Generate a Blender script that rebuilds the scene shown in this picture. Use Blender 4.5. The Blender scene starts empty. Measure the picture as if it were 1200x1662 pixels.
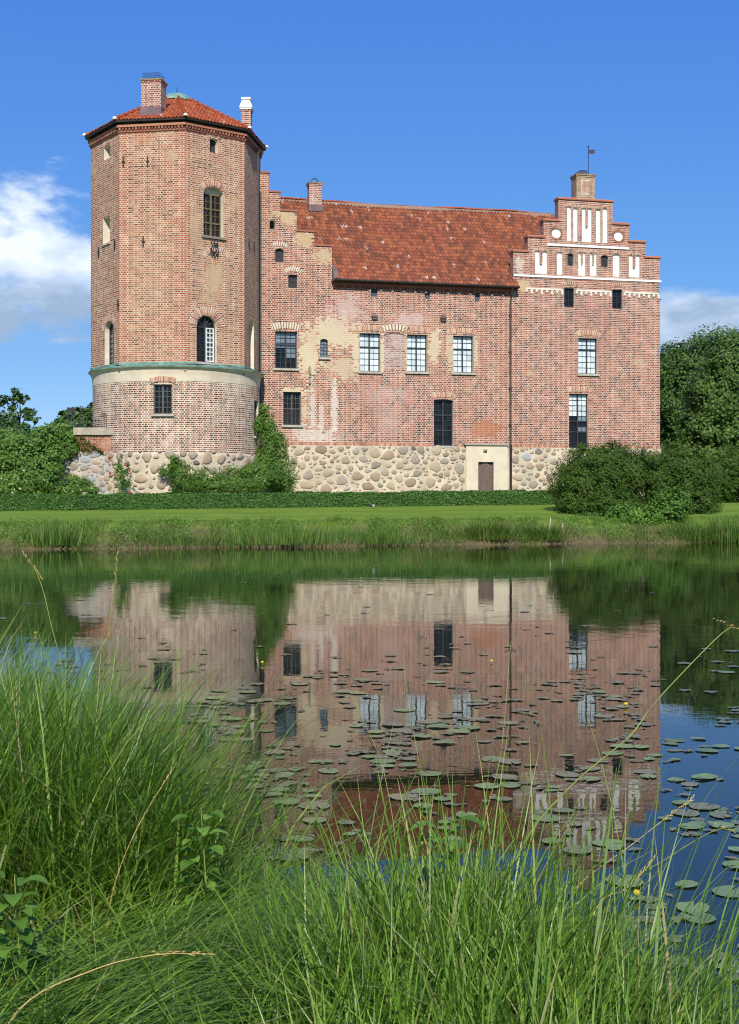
import bpy, bmesh, math, random
import numpy as np
from mathutils import Vector, Matrix
from mathutils.geometry import tessellate_polygon

random.seed(7); rng = np.random.default_rng(11)
scene = bpy.context.scene
COL = scene.collection
R = math.radians

# ------------------------------------------------------------------ camera, world, sun
F, HY, EYE = 2100.0, 815.0, 1.7          # focal length and horizon row in photo pixels, eye height over the water
cam_d = bpy.data.cameras.new('camera'); cam = bpy.data.objects.new('camera', cam_d); COL.objects.link(cam)
cam.location = (0, 0, EYE); cam.rotation_euler = (R(90), 0, 0)
cam_d.sensor_fit = 'VERTICAL'; cam_d.sensor_height = 36.0; cam_d.lens = 36.0 * F / 1662.0
cam_d.shift_y = (HY - 831.0) / 1662.0
cam_d.clip_start = 0.05; cam_d.clip_end = 6000
scene.camera = cam

SUN_AZ, SUN_EL = 1.0, 40.0             # degrees left of straight behind the camera, elevation
sun_d = bpy.data.lights.new('sun', 'SUN'); sun = bpy.data.objects.new('sun', sun_d); COL.objects.link(sun)
sun_d.energy = 4.3; sun_d.angle = R(0.53); sun_d.color = (1.0, 0.94, 0.84)
sdir = Vector((math.sin(R(SUN_AZ)) * math.cos(R(SUN_EL)), -math.cos(R(SUN_AZ)) * math.cos(R(SUN_EL)), math.sin(R(SUN_EL))))
sun.rotation_euler = sdir.to_track_quat('Z', 'Y').to_euler(); sun.location = (-40, -60, 80)

scene.view_settings.view_transform = 'Standard'; scene.view_settings.look = 'None'
scene.view_settings.exposure = 0.35; scene.view_settings.gamma = 1.0
scene.render.engine = 'CYCLES'
scene.cycles.max_bounces = 7; scene.cycles.diffuse_bounces = 3; scene.cycles.glossy_bounces = 4
scene.cycles.transmission_bounces = 4; scene.cycles.transparent_max_bounces = 8
scene.cycles.use_denoising = True; scene.cycles.filter_width = 1.1

# ------------------------------------------------------------------ node helpers
class X:
    """socket wrapper: arithmetic builds Math nodes"""
    def __init__(s, nt, k): s.nt, s.k = nt, k
    def m(s, op, *a, clamp=False):
        n = s.nt.nodes.new('ShaderNodeMath'); n.operation = op; n.use_clamp = clamp
        for i, q in enumerate((s,) + a):
            if isinstance(q, X): s.nt.links.new(q.k, n.inputs[i])
            else: n.inputs[i].default_value = q
        return X(s.nt, n.outputs[0])
    def __add__(s, o): return s.m('ADD', o)
    __radd__ = __add__
    def __sub__(s, o): return s.m('SUBTRACT', o)
    def __rsub__(s, o): return (s * -1.0) + o
    def __mul__(s, o): return s.m('MULTIPLY', o)
    __rmul__ = __mul__
    def __truediv__(s, o): return s.m('DIVIDE', o)
    def abs(s): return s.m('ABSOLUTE')
    def floor(s): return s.m('FLOOR')
    def frac(s): return s.m('FRACT')
    def clamp(s): return s.m('ADD', 0.0, clamp=True)
    def max(s, o): return s.m('MAXIMUM', o)
    def min(s, o): return s.m('MINIMUM', o)
    def lt(s, o): return s.m('LESS_THAN', o)
    def gt(s, o): return s.m('GREATER_THAN', o)
    def step(s, a, b):                       # smoothstep a->b
        n = s.nt.nodes.new('ShaderNodeMapRange'); n.interpolation_type = 'SMOOTHSTEP'
        s.nt.links.new(s.k, n.inputs[0]); n.inputs[1].default_value = a; n.inputs[2].default_value = b
        return X(s.nt, n.outputs[0])

def new_mat(name):
    m = bpy.data.materials.new(name); m.use_nodes = True
    nt = m.node_tree; b = nt.nodes['Principled BSDF']
    return m, nt, b
def noise(nt, vec, scale, detail=4, rough=0.55, dist=0.0):
    n = nt.nodes.new('ShaderNodeTexNoise'); n.inputs['Scale'].default_value = scale
    n.inputs['Detail'].default_value = detail; n.inputs['Roughness'].default_value = rough
    n.inputs['Distortion'].default_value = dist
    if vec is not None: nt.links.new(vec, n.inputs['Vector'])
    return X(nt, n.outputs['Fac'])
def ramp(nt, fac, stops, interp='LINEAR'):
    n = nt.nodes.new('ShaderNodeValToRGB'); n.color_ramp.interpolation = interp
    e = n.color_ramp.elements
    while len(e) < len(stops): e.new(0.5)
    for i, (p, c) in enumerate(stops): e[i].position = p; e[i].color = (*c, 1)
    nt.links.new(fac.k, n.inputs[0]); return n.outputs[0]
def mixc(nt, fac, a, b, mode='MIX'):
    n = nt.nodes.new('ShaderNodeMix'); n.data_type = 'RGBA'; n.blend_type = mode
    for q, i in ((fac, 0), (a, 6), (b, 7)):
        if isinstance(q, X): nt.links.new(q.k, n.inputs[i])
        elif isinstance(q, bpy.types.NodeSocket): nt.links.new(q, n.inputs[i])
        elif i == 0: n.inputs[0].default_value = q
        else: n.inputs[i].default_value = (*q, 1)
    return n.outputs[2]
def comb(nt, x, y, z=0.0):
    n = nt.nodes.new('ShaderNodeCombineXYZ')
    for i, q in enumerate((x, y, z)):
        if isinstance(q, X): nt.links.new(q.k, n.inputs[i])
        else: n.inputs[i].default_value = q
    return n.outputs[0]
def sep(nt, vec):
    n = nt.nodes.new('ShaderNodeSeparateXYZ'); nt.links.new(vec, n.inputs[0])
    return [X(nt, o) for o in n.outputs]
def tc(nt, which): return nt.nodes.new('ShaderNodeTexCoord').outputs[which]
def geo(nt, which): return nt.nodes.new('ShaderNodeNewGeometry').outputs[which]
def bump(nt, b, h, strength, dist):
    n = nt.nodes.new('ShaderNodeBump'); n.inputs['Strength'].default_value = strength; n.inputs['Distance'].default_value = dist
    nt.links.new(h.k if isinstance(h, X) else h, n.inputs['Height']); nt.links.new(n.outputs[0], b.inputs['Normal'])

# ------------------------------------------------------------------ sky: clear blue with a line of cumulus low all round
world = bpy.data.worlds.new('World'); scene.world = world; world.use_nodes = True
nt = world.node_tree; nt.nodes.clear()
sky = nt.nodes.new('ShaderNodeTexSky'); sky.sky_type = 'NISHITA'; sky.sun_disc = False
sky.sun_elevation = R(SUN_EL); sky.sun_rotation = R(180 - SUN_AZ)
sky.air_density = 0.6; sky.dust_density = 0.0; sky.ozone_density = 3.0; sky.altitude = 0
bgs = nt.nodes.new('ShaderNodeBackground'); bgs.inputs[1].default_value = 0.1
sr, sg_, sb_ = sep(nt, sky.outputs[0])       # deepen the blue of the whole sky evenly
skc = comb(nt, sr.m('POWER', 1.0) * 0.62, sg_.m('POWER', 0.66) * 1.37, sb_.m('POWER', 0.27) * 4.18)
nt.links.new(skc, bgs.inputs[0])
dx, dy, dz = sep(nt, tc(nt, 'Generated'))
el = dz.m('ARCSINE') * 57.2958
az = dx.m('ARCTAN2', dy) * 57.2958
cov = ((az + 17.0) * (2 * math.pi / 32.0)).m('COSINE') * 0.5 + 0.5
v1 = comb(nt, az * 0.16, el * 0.30, 3.7)
n1 = noise(nt, v1, 1.0, 12, 0.6, 0.15)
n2 = noise(nt, comb(nt, az * 0.22 + 4.0, el * 0.42 + 0.9, 9.1), 1.0, 8, 0.6)
n3 = noise(nt, comb(nt, az * 0.045, 0.0, 5.3), 1.0, 2)
ctr = n3 * 2.0 + 7.3 + ((az + 17.0) * (2 * math.pi / 64.0)).m('COSINE') * 1.9
hump = ((el - ctr) / (((az + 17.0) * (2 * math.pi / 64.0)).m('COSINE') * 1.3 + 3.9)); hump = hump * hump
dens = n1 * 1.35 + cov * 0.62 - hump * 0.36 - 0.95
dens = dens - ((6.9 - el).max(0.0)) * 0.55
alpha = dens.step(0.0, 0.26)
wisp = (noise(nt, comb(nt, az * 0.10, el * 0.6, 1.2), 1.0, 6, 0.6).step(0.52, 0.80)) * (1.0 - ((el - 5.0) / 4.0).abs().clamp()) * 0.5
alpha = (alpha * 0.97).max(wisp)
shade = ((el - 6.7) / 4.4).clamp() * 0.60 + (n2 - 0.5) * 2.0 - 0.02
ccol = ramp(nt, shade.clamp(), [(0.0, (0.30, 0.41, 0.58)), (0.35, (0.50, 0.62, 0.80)), (0.7, (0.80, 0.87, 0.96)), (1.0, (0.97, 0.98, 1.0))])
bgc = nt.nodes.new('ShaderNodeBackground'); nt.links.new(ccol, bgc.inputs[0]); bgc.inputs[1].default_value = 0.95
mxs = nt.nodes.new('ShaderNodeMixShader'); nt.links.new(alpha.k, mxs.inputs[0])
nt.links.new(bgs.outputs[0], mxs.inputs[1]); nt.links.new(bgc.outputs[0], mxs.inputs[2])
wo = nt.nodes.new('ShaderNodeOutputWorld'); nt.links.new(mxs.outputs[0], wo.inputs[0])

# ------------------------------------------------------------------ object helpers
def thing(name, label, cat, loc=(0, 0, 0), rz=0.0, group=None):
    o = bpy.data.objects.new(name, None); COL.objects.link(o); o.empty_display_size = 0.3
    o.location = loc; o.rotation_euler = (0, 0, rz); o['label'] = label; o['category'] = cat
    if group: o['group'] = group
    return o
def tag(o, label, cat=None, group=None, kind=None):
    o['label'] = label
    if cat: o['category'] = cat
    if group: o['group'] = group
    if kind: o['kind'] = kind
    return o
def link(name, me, parent=None, loc=(0, 0, 0), rot=(0, 0, 0), scale=(1, 1, 1)):
    o = bpy.data.objects.new(name, me); COL.objects.link(o); o.parent = parent
    o.location = loc; o.rotation_euler = rot; o.scale = scale
    return o

class MB:
    """collects polygons with metre UVs, builds ONE mesh object"""
    def __init__(s): s.v, s.f, s.mi, s.uv = [], [], [], []; s.T = None; s.uo = 0.0
    def poly(s, pts, m=0, uv=None):
        pts = [Vector(p) for p in pts]
        if uv is None:
            n = (pts[1] - pts[0]).cross(pts[2] - pts[0])
            if len(pts) > 3: n += (pts[2] - pts[0]).cross(pts[3] - pts[0])
            a = (abs(n.x), abs(n.y), abs(n.z))
            if a[2] > a[0] and a[2] > a[1]: uv = [(p.x, p.y) for p in pts]
            elif a[0] > a[1]: uv = [(p.y, p.z) for p in pts]
            else: uv = [(p.x, p.z) for p in pts]
            uv = [(q[0] + s.uo, q[1]) for q in uv]
        b = len(s.v)
        s.v += [tuple(s.T @ p) if s.T else tuple(p) for p in pts]
        s.f.append(tuple(range(b, b + len(pts)))); s.mi.append(m); s.uv += uv
    def box(s, x0, x1, y0, y1, z0, z1, m=0, M=None):
        p = [Vector(q) for q in ((x0, y0, z0), (x1, y0, z0), (x1, y1, z0), (x0, y1, z0), (x0, y0, z1), (x1, y0, z1), (x1, y1, z1), (x0, y1, z1))]
        if M is not None: p = [M @ q for q in p]
        for i in ((0, 1, 5, 4), (1, 2, 6, 5), (2, 3, 7, 6), (3, 0, 4, 7), (4, 5, 6, 7), (3, 2, 1, 0)):
            s.poly([p[k] for k in i], m)
    def tube(s, pts, r, seg=6, m=0, cap=True):
        pts = [Vector(p) for p in pts]; rs = r if isinstance(r, (list, tuple)) else [r] * len(pts)
        rings = []
        for i, p in enumerate(pts):
            d = (pts[min(i + 1, len(pts) - 1)] - pts[max(i - 1, 0)]).normalized()
            a = d.cross(Vector((0, 0, 1)) if abs(d.z) < 0.9 else Vector((1, 0, 0))).normalized(); b = d.cross(a)
            rings.append([p + (a * math.cos(2 * math.pi * k / seg) + b * math.sin(2 * math.pi * k / seg)) * rs[i] for k in range(seg)])
        for i in range(len(rings) - 1):
            for k in range(seg):
                k2 = (k + 1) % seg
                s.poly([rings[i][k2], rings[i][k], rings[i + 1][k], rings[i + 1][k2]], m)
        if cap: s.poly(rings[0], m); s.poly(rings[-1][::-1], m)
    def lathe(s, prof, seg=48, m=0, a0=0.0, a1=2 * math.pi, c=(0, 0)):
        for i in range(seg):
            t0 = a0 + (a1 - a0) * i / seg; t1 = a0 + (a1 - a0) * (i + 1) / seg
            for (r0, z0), (r1, z1) in zip(prof[:-1], prof[1:]):
                P = lambda r, t, z: (c[0] + r * math.sin(t), c[1] - r * math.cos(t), z)
                rm = max(r0, r1, 0.3)
                pts = [P(r0, t0, z0), P(r0, t1, z0), P(r1, t1, z1), P(r1, t0, z1)]
                uv = [(rm * t0, z0 + r0), (rm * t1, z0 + r0), (rm * t1, z1 + r1), (rm * t0, z1 + r1)]
                s.poly(pts, m, uv)
    def wall(s, outer, holes, depths, thick, m=0, rm=1, backs=None, back=True):
        loops = [outer] + holes; flat = [q for l in loops for q in l]
        for t in tessellate_polygon([[Vector((q[0], q[1], 0)) for q in l] for l in loops]):
            a, b, c = (flat[i] for i in t)
            if (b[0] - a[0]) * (c[1] - a[1]) - (b[1] - a[1]) * (c[0] - a[0]) < 0: b, c = c, b
            s.poly([(q[0], 0, q[1]) for q in (a, b, c)], m)
        for h, d, bk in zip(holes, depths, backs or [None] * len(holes)):
            for p, q in zip(h, h[1:] + h[:1]): s.poly([(q[0], 0, q[1]), (p[0], 0, p[1]), (p[0], d, p[1]), (q[0], d, q[1])], rm)
            if bk is not None: s.poly([(p[0], d, p[1]) for p in h], bk)
        if thick:
            for p, q in zip(outer, outer[1:] + outer[:1]): s.poly([(p[0], 0, p[1]), (p[0], thick, p[1]), (q[0], thick, q[1]), (q[0], 0, q[1])], m)
            if back:
                for t in tessellate_polygon([[Vector((q[0], q[1], 0)) for q in outer]]):
                    s.poly([(outer[i][0], thick, outer[i][1]) for i in t], m)
    def build(s, name, mats, parent=None, loc=(0, 0, 0), rot=(0, 0, 0), smooth=False):
        me = bpy.data.meshes.new(name); me.from_pydata(s.v, [], s.f)
        for m in (mats if isinstance(mats, (list, tuple)) else [mats]): me.materials.append(m)
        me.polygons.foreach_set('material_index', s.mi)
        if smooth: me.polygons.foreach_set('use_smooth', [True] * len(s.f))
        uvl = me.uv_layers.new(name='UVMap'); uvl.data.foreach_set('uv', np.array(s.uv, dtype=np.float32).ravel())
        me.update()
        return link(name, me, parent, loc, rot)

def np_mesh(name, V, Q, mat, rnd=None, parent=None, loc=(0, 0, 0), smooth=False):
    """fast quad mesh from arrays, with a random value per point"""
    me = bpy.data.meshes.new(name); V = np.asarray(V, np.float32); Q = np.asarray(Q, np.int32)
    me.vertices.add(len(V)); me.vertices.foreach_set('co', V.ravel())
    k = Q.shape[1]; me.loops.add(Q.size); me.loops.foreach_set('vertex_index', Q.ravel())
    me.polygons.add(len(Q)); me.polygons.foreach_set('loop_start', np.arange(0, Q.size, k, dtype=np.int32))
    if smooth: me.polygons.foreach_set('use_smooth', np.ones(len(Q), bool))
    me.update(calc_edges=True)
    if rnd is not None:
        a = me.attributes.new('rnd', 'FLOAT', 'POINT'); a.data.foreach_set('value', np.asarray(rnd, np.float32))
    me.materials.append(mat)
    return link(name, me, parent, loc)

# ------------------------------------------------------------------ materials
def plain(name, col, rough=0.7, metal=0.0, var=0.25, scale=3.0, spec=0.3, bmp=0.0, coord='Object'):
    m, nt, b = new_mat(name)
    n = noise(nt, tc(nt, coord), scale, 5, 0.6)
    c2 = tuple(max(0.0, c * (1 - var)) for c in col); c3 = tuple(min(1.0, c * (1 + var)) for c in col)
    nt.links.new(ramp(nt, n, [(0.3, c2), (0.7, c3)]), b.inputs['Base Color'])
    b.inputs['Roughness'].default_value = rough; b.inputs['Metallic'].default_value = metal
    b.inputs['Specular IOR Level'].default_value = spec
    if bmp: bump(nt, b, n, 0.6, bmp)
    return m

def brick_mat(name, palette, mortar=(0.60, 0.50, 0.36), diaper=0.0, patches=(), pale=0.0, period=18, mort=0.016, seed=0.0, cover=0.42, quoin=0.0):
    """brick courses of 0.10 m laid in UV metres; burnt headers in diamonds; old plaster and lime patches"""
    m, nt, b = new_mat(name)
    uv = tc(nt, 'UV'); u, v, _ = sep(nt, uv)
    wob = noise(nt, uv, 1.6, 2)
    uvw = comb(nt, u + seed, v + (wob - 0.5) * 0.03)
    bt = nt.nodes.new('ShaderNodeTexBrick'); nt.links.new(uvw, bt.inputs['Vector'])
    bt.inputs['Color1'].default_value = (0, 0, 0, 1); bt.inputs['Color2'].default_value = (1, 1, 1, 1)
    bt.inputs['Mortar'].default_value = (0.5, 0.5, 0.5, 1)
    bt.inputs['Scale'].default_value = 1.0; bt.inputs['Mortar Size'].default_value = mort; bt.inputs['Mortar Smooth'].default_value = 0.15
    bt.inputs['Bias'].default_value = 0.0; bt.inputs['Brick Width'].default_value = 0.29; bt.inputs['Row Height'].default_value = 0.10
    bt.offset = 0.5; bt.squash = 0.5; bt.squash_frequency = 2
    bw = nt.nodes.new('ShaderNodeRGBToBW'); nt.links.new(bt.outputs['Color'], bw.inputs[0]); rb = X(nt, bw.outputs[0])
    big = noise(nt, uv, 0.33, 5, 0.6); mid = noise(nt, uv, 1.7, 6, 0.65); fine = noise(nt, uv, 14.0, 4, 0.7)
    col = ramp(nt, (rb * 0.88 + (mid - 0.5) * 0.26 + 0.05).clamp(), palette)
    if diaper:
        uq = (u / 0.0725).floor(); vq = (v / 0.10).floor()
        def md(q): return ((q / period).frac() * period)
        la = md(uq + vq + 0.01).lt(1.6); lb = md(uq - vq + 2000.01).lt(1.6)
        dm = la.max(lb) * (noise(nt, uv, 0.40, 3).step(cover, cover + 0.12)) * diaper * 0.85
        col = mixc(nt, dm, col, (0.022, 0.022, 0.028))
    if quoin:
        ul = (u - (u / 5.0 + 0.5).floor() * 5.0).abs() + ((v / 0.10).floor() * 0.5).frac() * 0.16
        col = mixc(nt, ul.gt(quoin) * 0.55, col, (0.36, 0.075, 0.04))
    # mortar, lime wash bloom
    mcol = mixc(nt, mid.step(0.3, 0.75), tuple(c * 0.72 for c in mortar), mortar)
    fac = X(nt, bt.outputs['Fac'])
    col = mixc(nt, fac, col, mcol)
    lw = (mid * 0.7 + big * 0.5).step(0.60 - pale * 0.25, 0.80 - pale * 0.2) * (0.14 + pale * 0.6)
    col = mixc(nt, lw, col, tuple(c * 1.0 for c in mortar))
    # patches with ragged edges
    for (pu, pv, ru, rv, pc, st) in patches:
        ax = (u - pu) / ru; ay = (v - pv) / rv
        d = (ax * ax + ay * ay).m('SQRT') + (mid - 0.5) * 1.7 + (fine - 0.5) * 1.0 + (rb - 0.5) * 0.75 + (1.0 - fac) * (1.0 - st) * 0.6
        col = mixc(nt, d.step(1.08, 0.82) * min(1.0, st + 0.12), col, mixc(nt, fine.step(0.3, 0.7), tuple(c * 0.86 for c in pc), pc))
    # weather: broad soot and rain streaks
    st = noise(nt, comb(nt, u * 2.2, v * 0.12), 1.0, 5, 0.6)
    col = mixc(nt, (st.step(0.56, 0.78) * 0.30), col, (0.20, 0.11, 0.08), 'MULTIPLY') if False else mixc(nt, st.step(0.55, 0.80) * 0.28, col, (0.17, 0.10, 0.075))
    col = mixc(nt, big.step(0.55, 0.32) * 0.14, col, (0.22, 0.07, 0.04))
    nt.links.new(col, b.inputs['Base Color']); b.inputs['Roughness'].default_value = 0.9; b.inputs['Specular IOR Level'].default_value = 0.15
    bump(nt, b, fac * -1.0 + rb * 0.35 + fine * 0.4, 0.7, 0.012)
    return m

PAL_RED = [(0.0, (0.040, 0.027, 0.027)), (0.10, (0.132, 0.041, 0.033)), (0.32, (0.282, 0.072, 0.040)), (0.66, (0.361, 0.108, 0.060)), (1.0, (0.449, 0.203, 0.120))]
PAL_TOWER = [(0.0, (0.053, 0.033, 0.028)), (0.11, (0.158, 0.056, 0.039)), (0.34, (0.317, 0.099, 0.056)), (0.68, (0.405, 0.151, 0.086)), (1.0, (0.493, 0.288, 0.164))]
CREAM = (0.66, 0.55, 0.37); LIME = (0.74, 0.66, 0.55); PINK = (0.62, 0.46, 0.40); ORANGE = (0.52, 0.20, 0.09); OCHRE = (0.56, 0.42, 0.25)

M = {}
M['plaster'] = plain('cream_plaster', (0.62, 0.54, 0.40), 0.9, var=0.14, scale=1.3, bmp=0.01)
M['white'] = plain('white_lime', (0.80, 0.79, 0.75), 0.85, var=0.07, scale=2.5, bmp=0.006)
M['reveal'] = plain('reveal_plaster', (0.66, 0.60, 0.47), 0.9, var=0.15, scale=2.0)
M['dark_iron'] = plain('dark_iron', (0.025, 0.025, 0.028), 0.45, 0.3, spec=0.5)
M['frame_dark'] = plain('dark_window_paint', (0.030, 0.035, 0.037), 0.4, spec=0.5)
M['frame_grey'] = plain('grey_window_paint', (0.085, 0.082, 0.075), 0.55)
M['frame_brown'] = plain('oiled_oak', (0.16, 0.115, 0.05), 0.6)
M['frame_white'] = plain('white_window_paint', (0.72, 0.72, 0.68), 0.5, var=0.08)
M['shutter'] = plain('black_tarred_wood', (0.03, 0.03, 0.032), 0.6, var=0.4, scale=6)
M['shutter_blue'] = plain('slate_paint', (0.06, 0.075, 0.085), 0.6, var=0.3, scale=6)
M['sill'] = plain('sill_stone', (0.42, 0.38, 0.31), 0.85, var=0.2, scale=4)
M['copper'] = plain('copper_green', (0.15, 0.27, 0.22), 0.65, 0.1, var=0.6, scale=1.6, bmp=0.01)
M['lead'] = plain('lead_sheet', (0.17, 0.12, 0.12), 0.55, 0.3, var=0.2)
M['gutter'] = plain('gutter_metal', (0.035, 0.028, 0.022), 0.45, 0.4, var=0.3)
M['pipe'] = plain('pipe_brown', (0.075, 0.05, 0.035), 0.5, 0.2, var=0.3)
M['concrete'] = plain('concrete', (0.36, 0.31, 0.24), 0.9, var=0.25, scale=3, bmp=0.01)
M['door_wood'] = plain('grey_brown_planks', (0.15, 0.105, 0.085), 0.75, var=0.25, scale=5)
M['moss_cap'] = plain('mossy_coping', (0.27, 0.19, 0.09), 0.9, var=0.5, scale=4, bmp=0.01)
M['bark'] = plain('bark', (0.075, 0.055, 0.04), 0.9, var=0.4, scale=6, bmp=0.02)
M['stake'] = plain('pale_stake', (0.55, 0.50, 0.42), 0.8, var=0.2)
M['bird_black'] = plain('black_plumage', (0.012, 0.012, 0.016), 0.4)
M['bird_white'] = plain('white_plumage', (0.75, 0.75, 0.73), 0.7, var=0.05)
M['flag'] = plain('flag_metal', (0.04, 0.035, 0.06), 0.5, 0.4)
M['red_petal'] = plain('red_petals', (0.42, 0.012, 0.02), 0.6, var=0.3, scale=30)
M['yellow_petal'] = plain('yellow_petals', (0.75, 0.52, 0.02), 0.5, var=0.15, scale=30)
M['stone'] = []
def stone_mat(name, c1, c2):
    m, nt, b = new_mat(name)
    oi = nt.nodes.new('ShaderNodeObjectInfo'); r = X(nt, oi.outputs['Random'])
    n = noise(nt, tc(nt, 'Object'), 3.0, 7, 0.7); n2 = noise(nt, geo(nt, 'Position'), 9.0, 5, 0.7)
    c = ramp(nt, r, [(0.0, c1), (1.0, c2)])
    c = mixc(nt, n.step(0.25, 0.75), mixc(nt, 0.35, c, (0.14, 0.115, 0.09)), c)
    c = mixc(nt, n2.step(0.56, 0.70) * 0.6, c, (0.58, 0.50, 0.38))
    nt.links.new(c, b.inputs['Base Color']); b.inputs['Roughness'].default_value = 0.8
    bump(nt, b, n2, 0.7, 0.03)
    return m
M['stone'] = [stone_mat('stone_pinkish', (0.29, 0.20, 0.14), (0.44, 0.31, 0.22)), stone_mat('stone_tan', (0.36, 0.27, 0.18), (0.52, 0.41, 0.28)),
              stone_mat('stone_warm_grey', (0.26, 0.22, 0.17), (0.44, 0.37, 0.29)), stone_mat('stone_slate', (0.09, 0.085, 0.085), (0.22, 0.18, 0.155)),
              stone_mat('stone_blue_grey', (0.22, 0.24, 0.26), (0.38, 0.40, 0.41))]
def mortar_mat(name, base):
    m, nt, b = new_mat(name); g = geo(nt, 'Position')
    n = noise(nt, g, 1.2, 6, 0.65); n2 = noise(nt, g, 11.0, 5, 0.7)
    c = mixc(nt, n.step(0.3, 0.7), tuple(q * 0.68 for q in base), base)
    c = mixc(nt, n2.step(0.6, 0.75) * 0.45, c, (0.30, 0.22, 0.14))
    nt.links.new(c, b.inputs['Base Color']); b.inputs['Roughness'].default_value = 0.95
    bump(nt, b, n2 + n, 0.8, 0.04); return m
M['mortar'] = mortar_mat('lime_mortar', (0.66, 0.56, 0.40)); M['mortar_grey'] = mortar_mat('grey_mortar', (0.55, 0.50, 0.42))

def tile_mat(name, stops, lichen, soot):
    m, nt, b = new_mat(name); uv = tc(nt, 'UV'); u, v, _ = sep(nt, uv)
    wn = nt.nodes.new('ShaderNodeTexWhiteNoise'); wn.noise_dimensions = '2D'
    nt.links.new(comb(nt, u.floor(), v.floor()), wn.inputs['Vector']); r = X(nt, wn.outputs['Value'])
    g = geo(nt, 'Position'); big = noise(nt, g, 0.45, 5, 0.6); fine = noise(nt, g, 7.0, 5, 0.7)
    c = ramp(nt, (r * 0.62 + big * 0.40 + 0.03).clamp(), stops)
    c = mixc(nt, fine.step(0.45, 0.75) * soot, c, (0.09, 0.05, 0.035))
    wn2 = nt.nodes.new('ShaderNodeTexWhiteNoise'); wn2.noise_dimensions = '3D'
    nt.links.new(comb(nt, u.floor(), v.floor(), 4.0), wn2.inputs['Vector']); r2 = X(nt, wn2.outputs['Value'])
    sp = r2.gt(1.0 - lichen) * noise(nt, g, 11.0, 2).step(0.52, 0.56)
    c = mixc(nt, sp * 0.85, c, (0.62, 0.57, 0.50))
    nt.links.new(c, b.inputs['Base Color']); b.inputs['Roughness'].default_value = 0.85; b.inputs['Specular IOR Level'].default_value = 0.2
    bump(nt, b, fine, 0.5, 0.01); return m
M['tile_old'] = tile_mat('old_clay_tiles', [(0.1, (0.096, 0.048, 0.033)), (0.35, (0.192, 0.067, 0.039)), (0.6, (0.272, 0.086, 0.043)), (0.9, (0.360, 0.127, 0.056))], 0.03, 0.42)
M['tile_new'] = tile_mat('clay_tiles', [(0.1, (0.211, 0.054, 0.024)), (0.5, (0.334, 0.081, 0.033)), (0.9, (0.414, 0.126, 0.052))], 0.01, 0.3)

def island_mat(name, stops, rough=0.85):
    m, nt, b = new_mat(name); r = X(nt, geo(nt, 'Random Per Island')); n = noise(nt, geo(nt, 'Position'), 12.0, 4)
    nt.links.new(ramp(nt, (r * 0.8 + n * 0.3 - 0.05).clamp(), stops), b.inputs['Base Color']); b.inputs['Roughness'].default_value = rough
    return m
M['voussoir'] = island_mat('arch_bricks', [(0.0, (0.16, 0.07, 0.05)), (0.3, (0.38, 0.15, 0.09)), (0.7, (0.48, 0.24, 0.15)), (1.0, (0.60, 0.46, 0.32))])
M['voussoir_lime'] = island_mat('limed_arch_bricks', [(0.0, (0.08, 0.05, 0.04)), (0.5, (0.20, 0.11, 0.07)), (1.0, (0.42, 0.26, 0.15))])
M['dentil'] = island_mat('frieze_bricks', [(0.0, (0.09, 0.045, 0.035)), (0.5, (0.30, 0.10, 0.06)), (1.0, (0.50, 0.24, 0.13))])

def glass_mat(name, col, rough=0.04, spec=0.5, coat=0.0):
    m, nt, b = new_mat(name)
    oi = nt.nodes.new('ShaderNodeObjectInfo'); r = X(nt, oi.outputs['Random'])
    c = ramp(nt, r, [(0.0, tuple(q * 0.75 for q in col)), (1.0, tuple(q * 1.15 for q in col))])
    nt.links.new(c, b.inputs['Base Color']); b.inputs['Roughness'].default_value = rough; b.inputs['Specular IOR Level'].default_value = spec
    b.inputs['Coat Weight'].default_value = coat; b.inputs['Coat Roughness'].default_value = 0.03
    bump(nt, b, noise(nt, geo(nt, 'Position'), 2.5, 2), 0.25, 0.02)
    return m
M['glass_dark'] = glass_mat('dark_old_glass', (0.010, 0.011, 0.012), 0.06, 0.32)
M['glass_sky'] = glass_mat('old_glass_painted_sky', (0.16, 0.20, 0.23), 0.08, 0.9, 0.4)  # sky reflection painted into the panes as a pale bluish base colour
M['glass_blind'] = glass_mat('glass_over_white_blind', (0.64, 0.72, 0.74), 0.25, 0.5, 0.6)

def leaf_mat(name, stops, trans=0.35, rough=0.5, spec=0.25):
    m, nt, b = new_mat(name)
    at = nt.nodes.new('ShaderNodeAttribute'); at.attribute_name = 'rnd'
    c = ramp(nt, X(nt, at.outputs['Fac']), stops)
    nt.links.new(c, b.inputs['Base Color']); b.inputs['Roughness'].default_value = rough; b.inputs['Specular IOR Level'].default_value = spec
    tr = nt.nodes.new('ShaderNodeBsdfTranslucent'); g = mixc(nt, 1.0, c, (0.85, 1.12, 0.5), 'MULTIPLY')
    nt.links.new(g, tr.inputs[0])
    mx = nt.nodes.new('ShaderNodeMixShader'); mx.inputs[0].default_value = trans
    nt.links.new(b.outputs[0], mx.inputs[1]); nt.links.new(tr.outputs[0], mx.inputs[2])
    nt.links.new(mx.outputs[0], nt.nodes['Material Output'].inputs[0])
    return m
M['leaf_oak'] = leaf_mat('oak_leaves', [(0, (0.047, 0.088, 0.018)), (0.6, (0.095, 0.167, 0.032)), (1, (0.159, 0.247, 0.050))], 0.25)
M['leaf_dark'] = leaf_mat('dark_leaves', [(0, (0.039, 0.084, 0.021)), (0.7, (0.079, 0.149, 0.036)), (1, (0.132, 0.216, 0.048))], 0.2)
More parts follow.
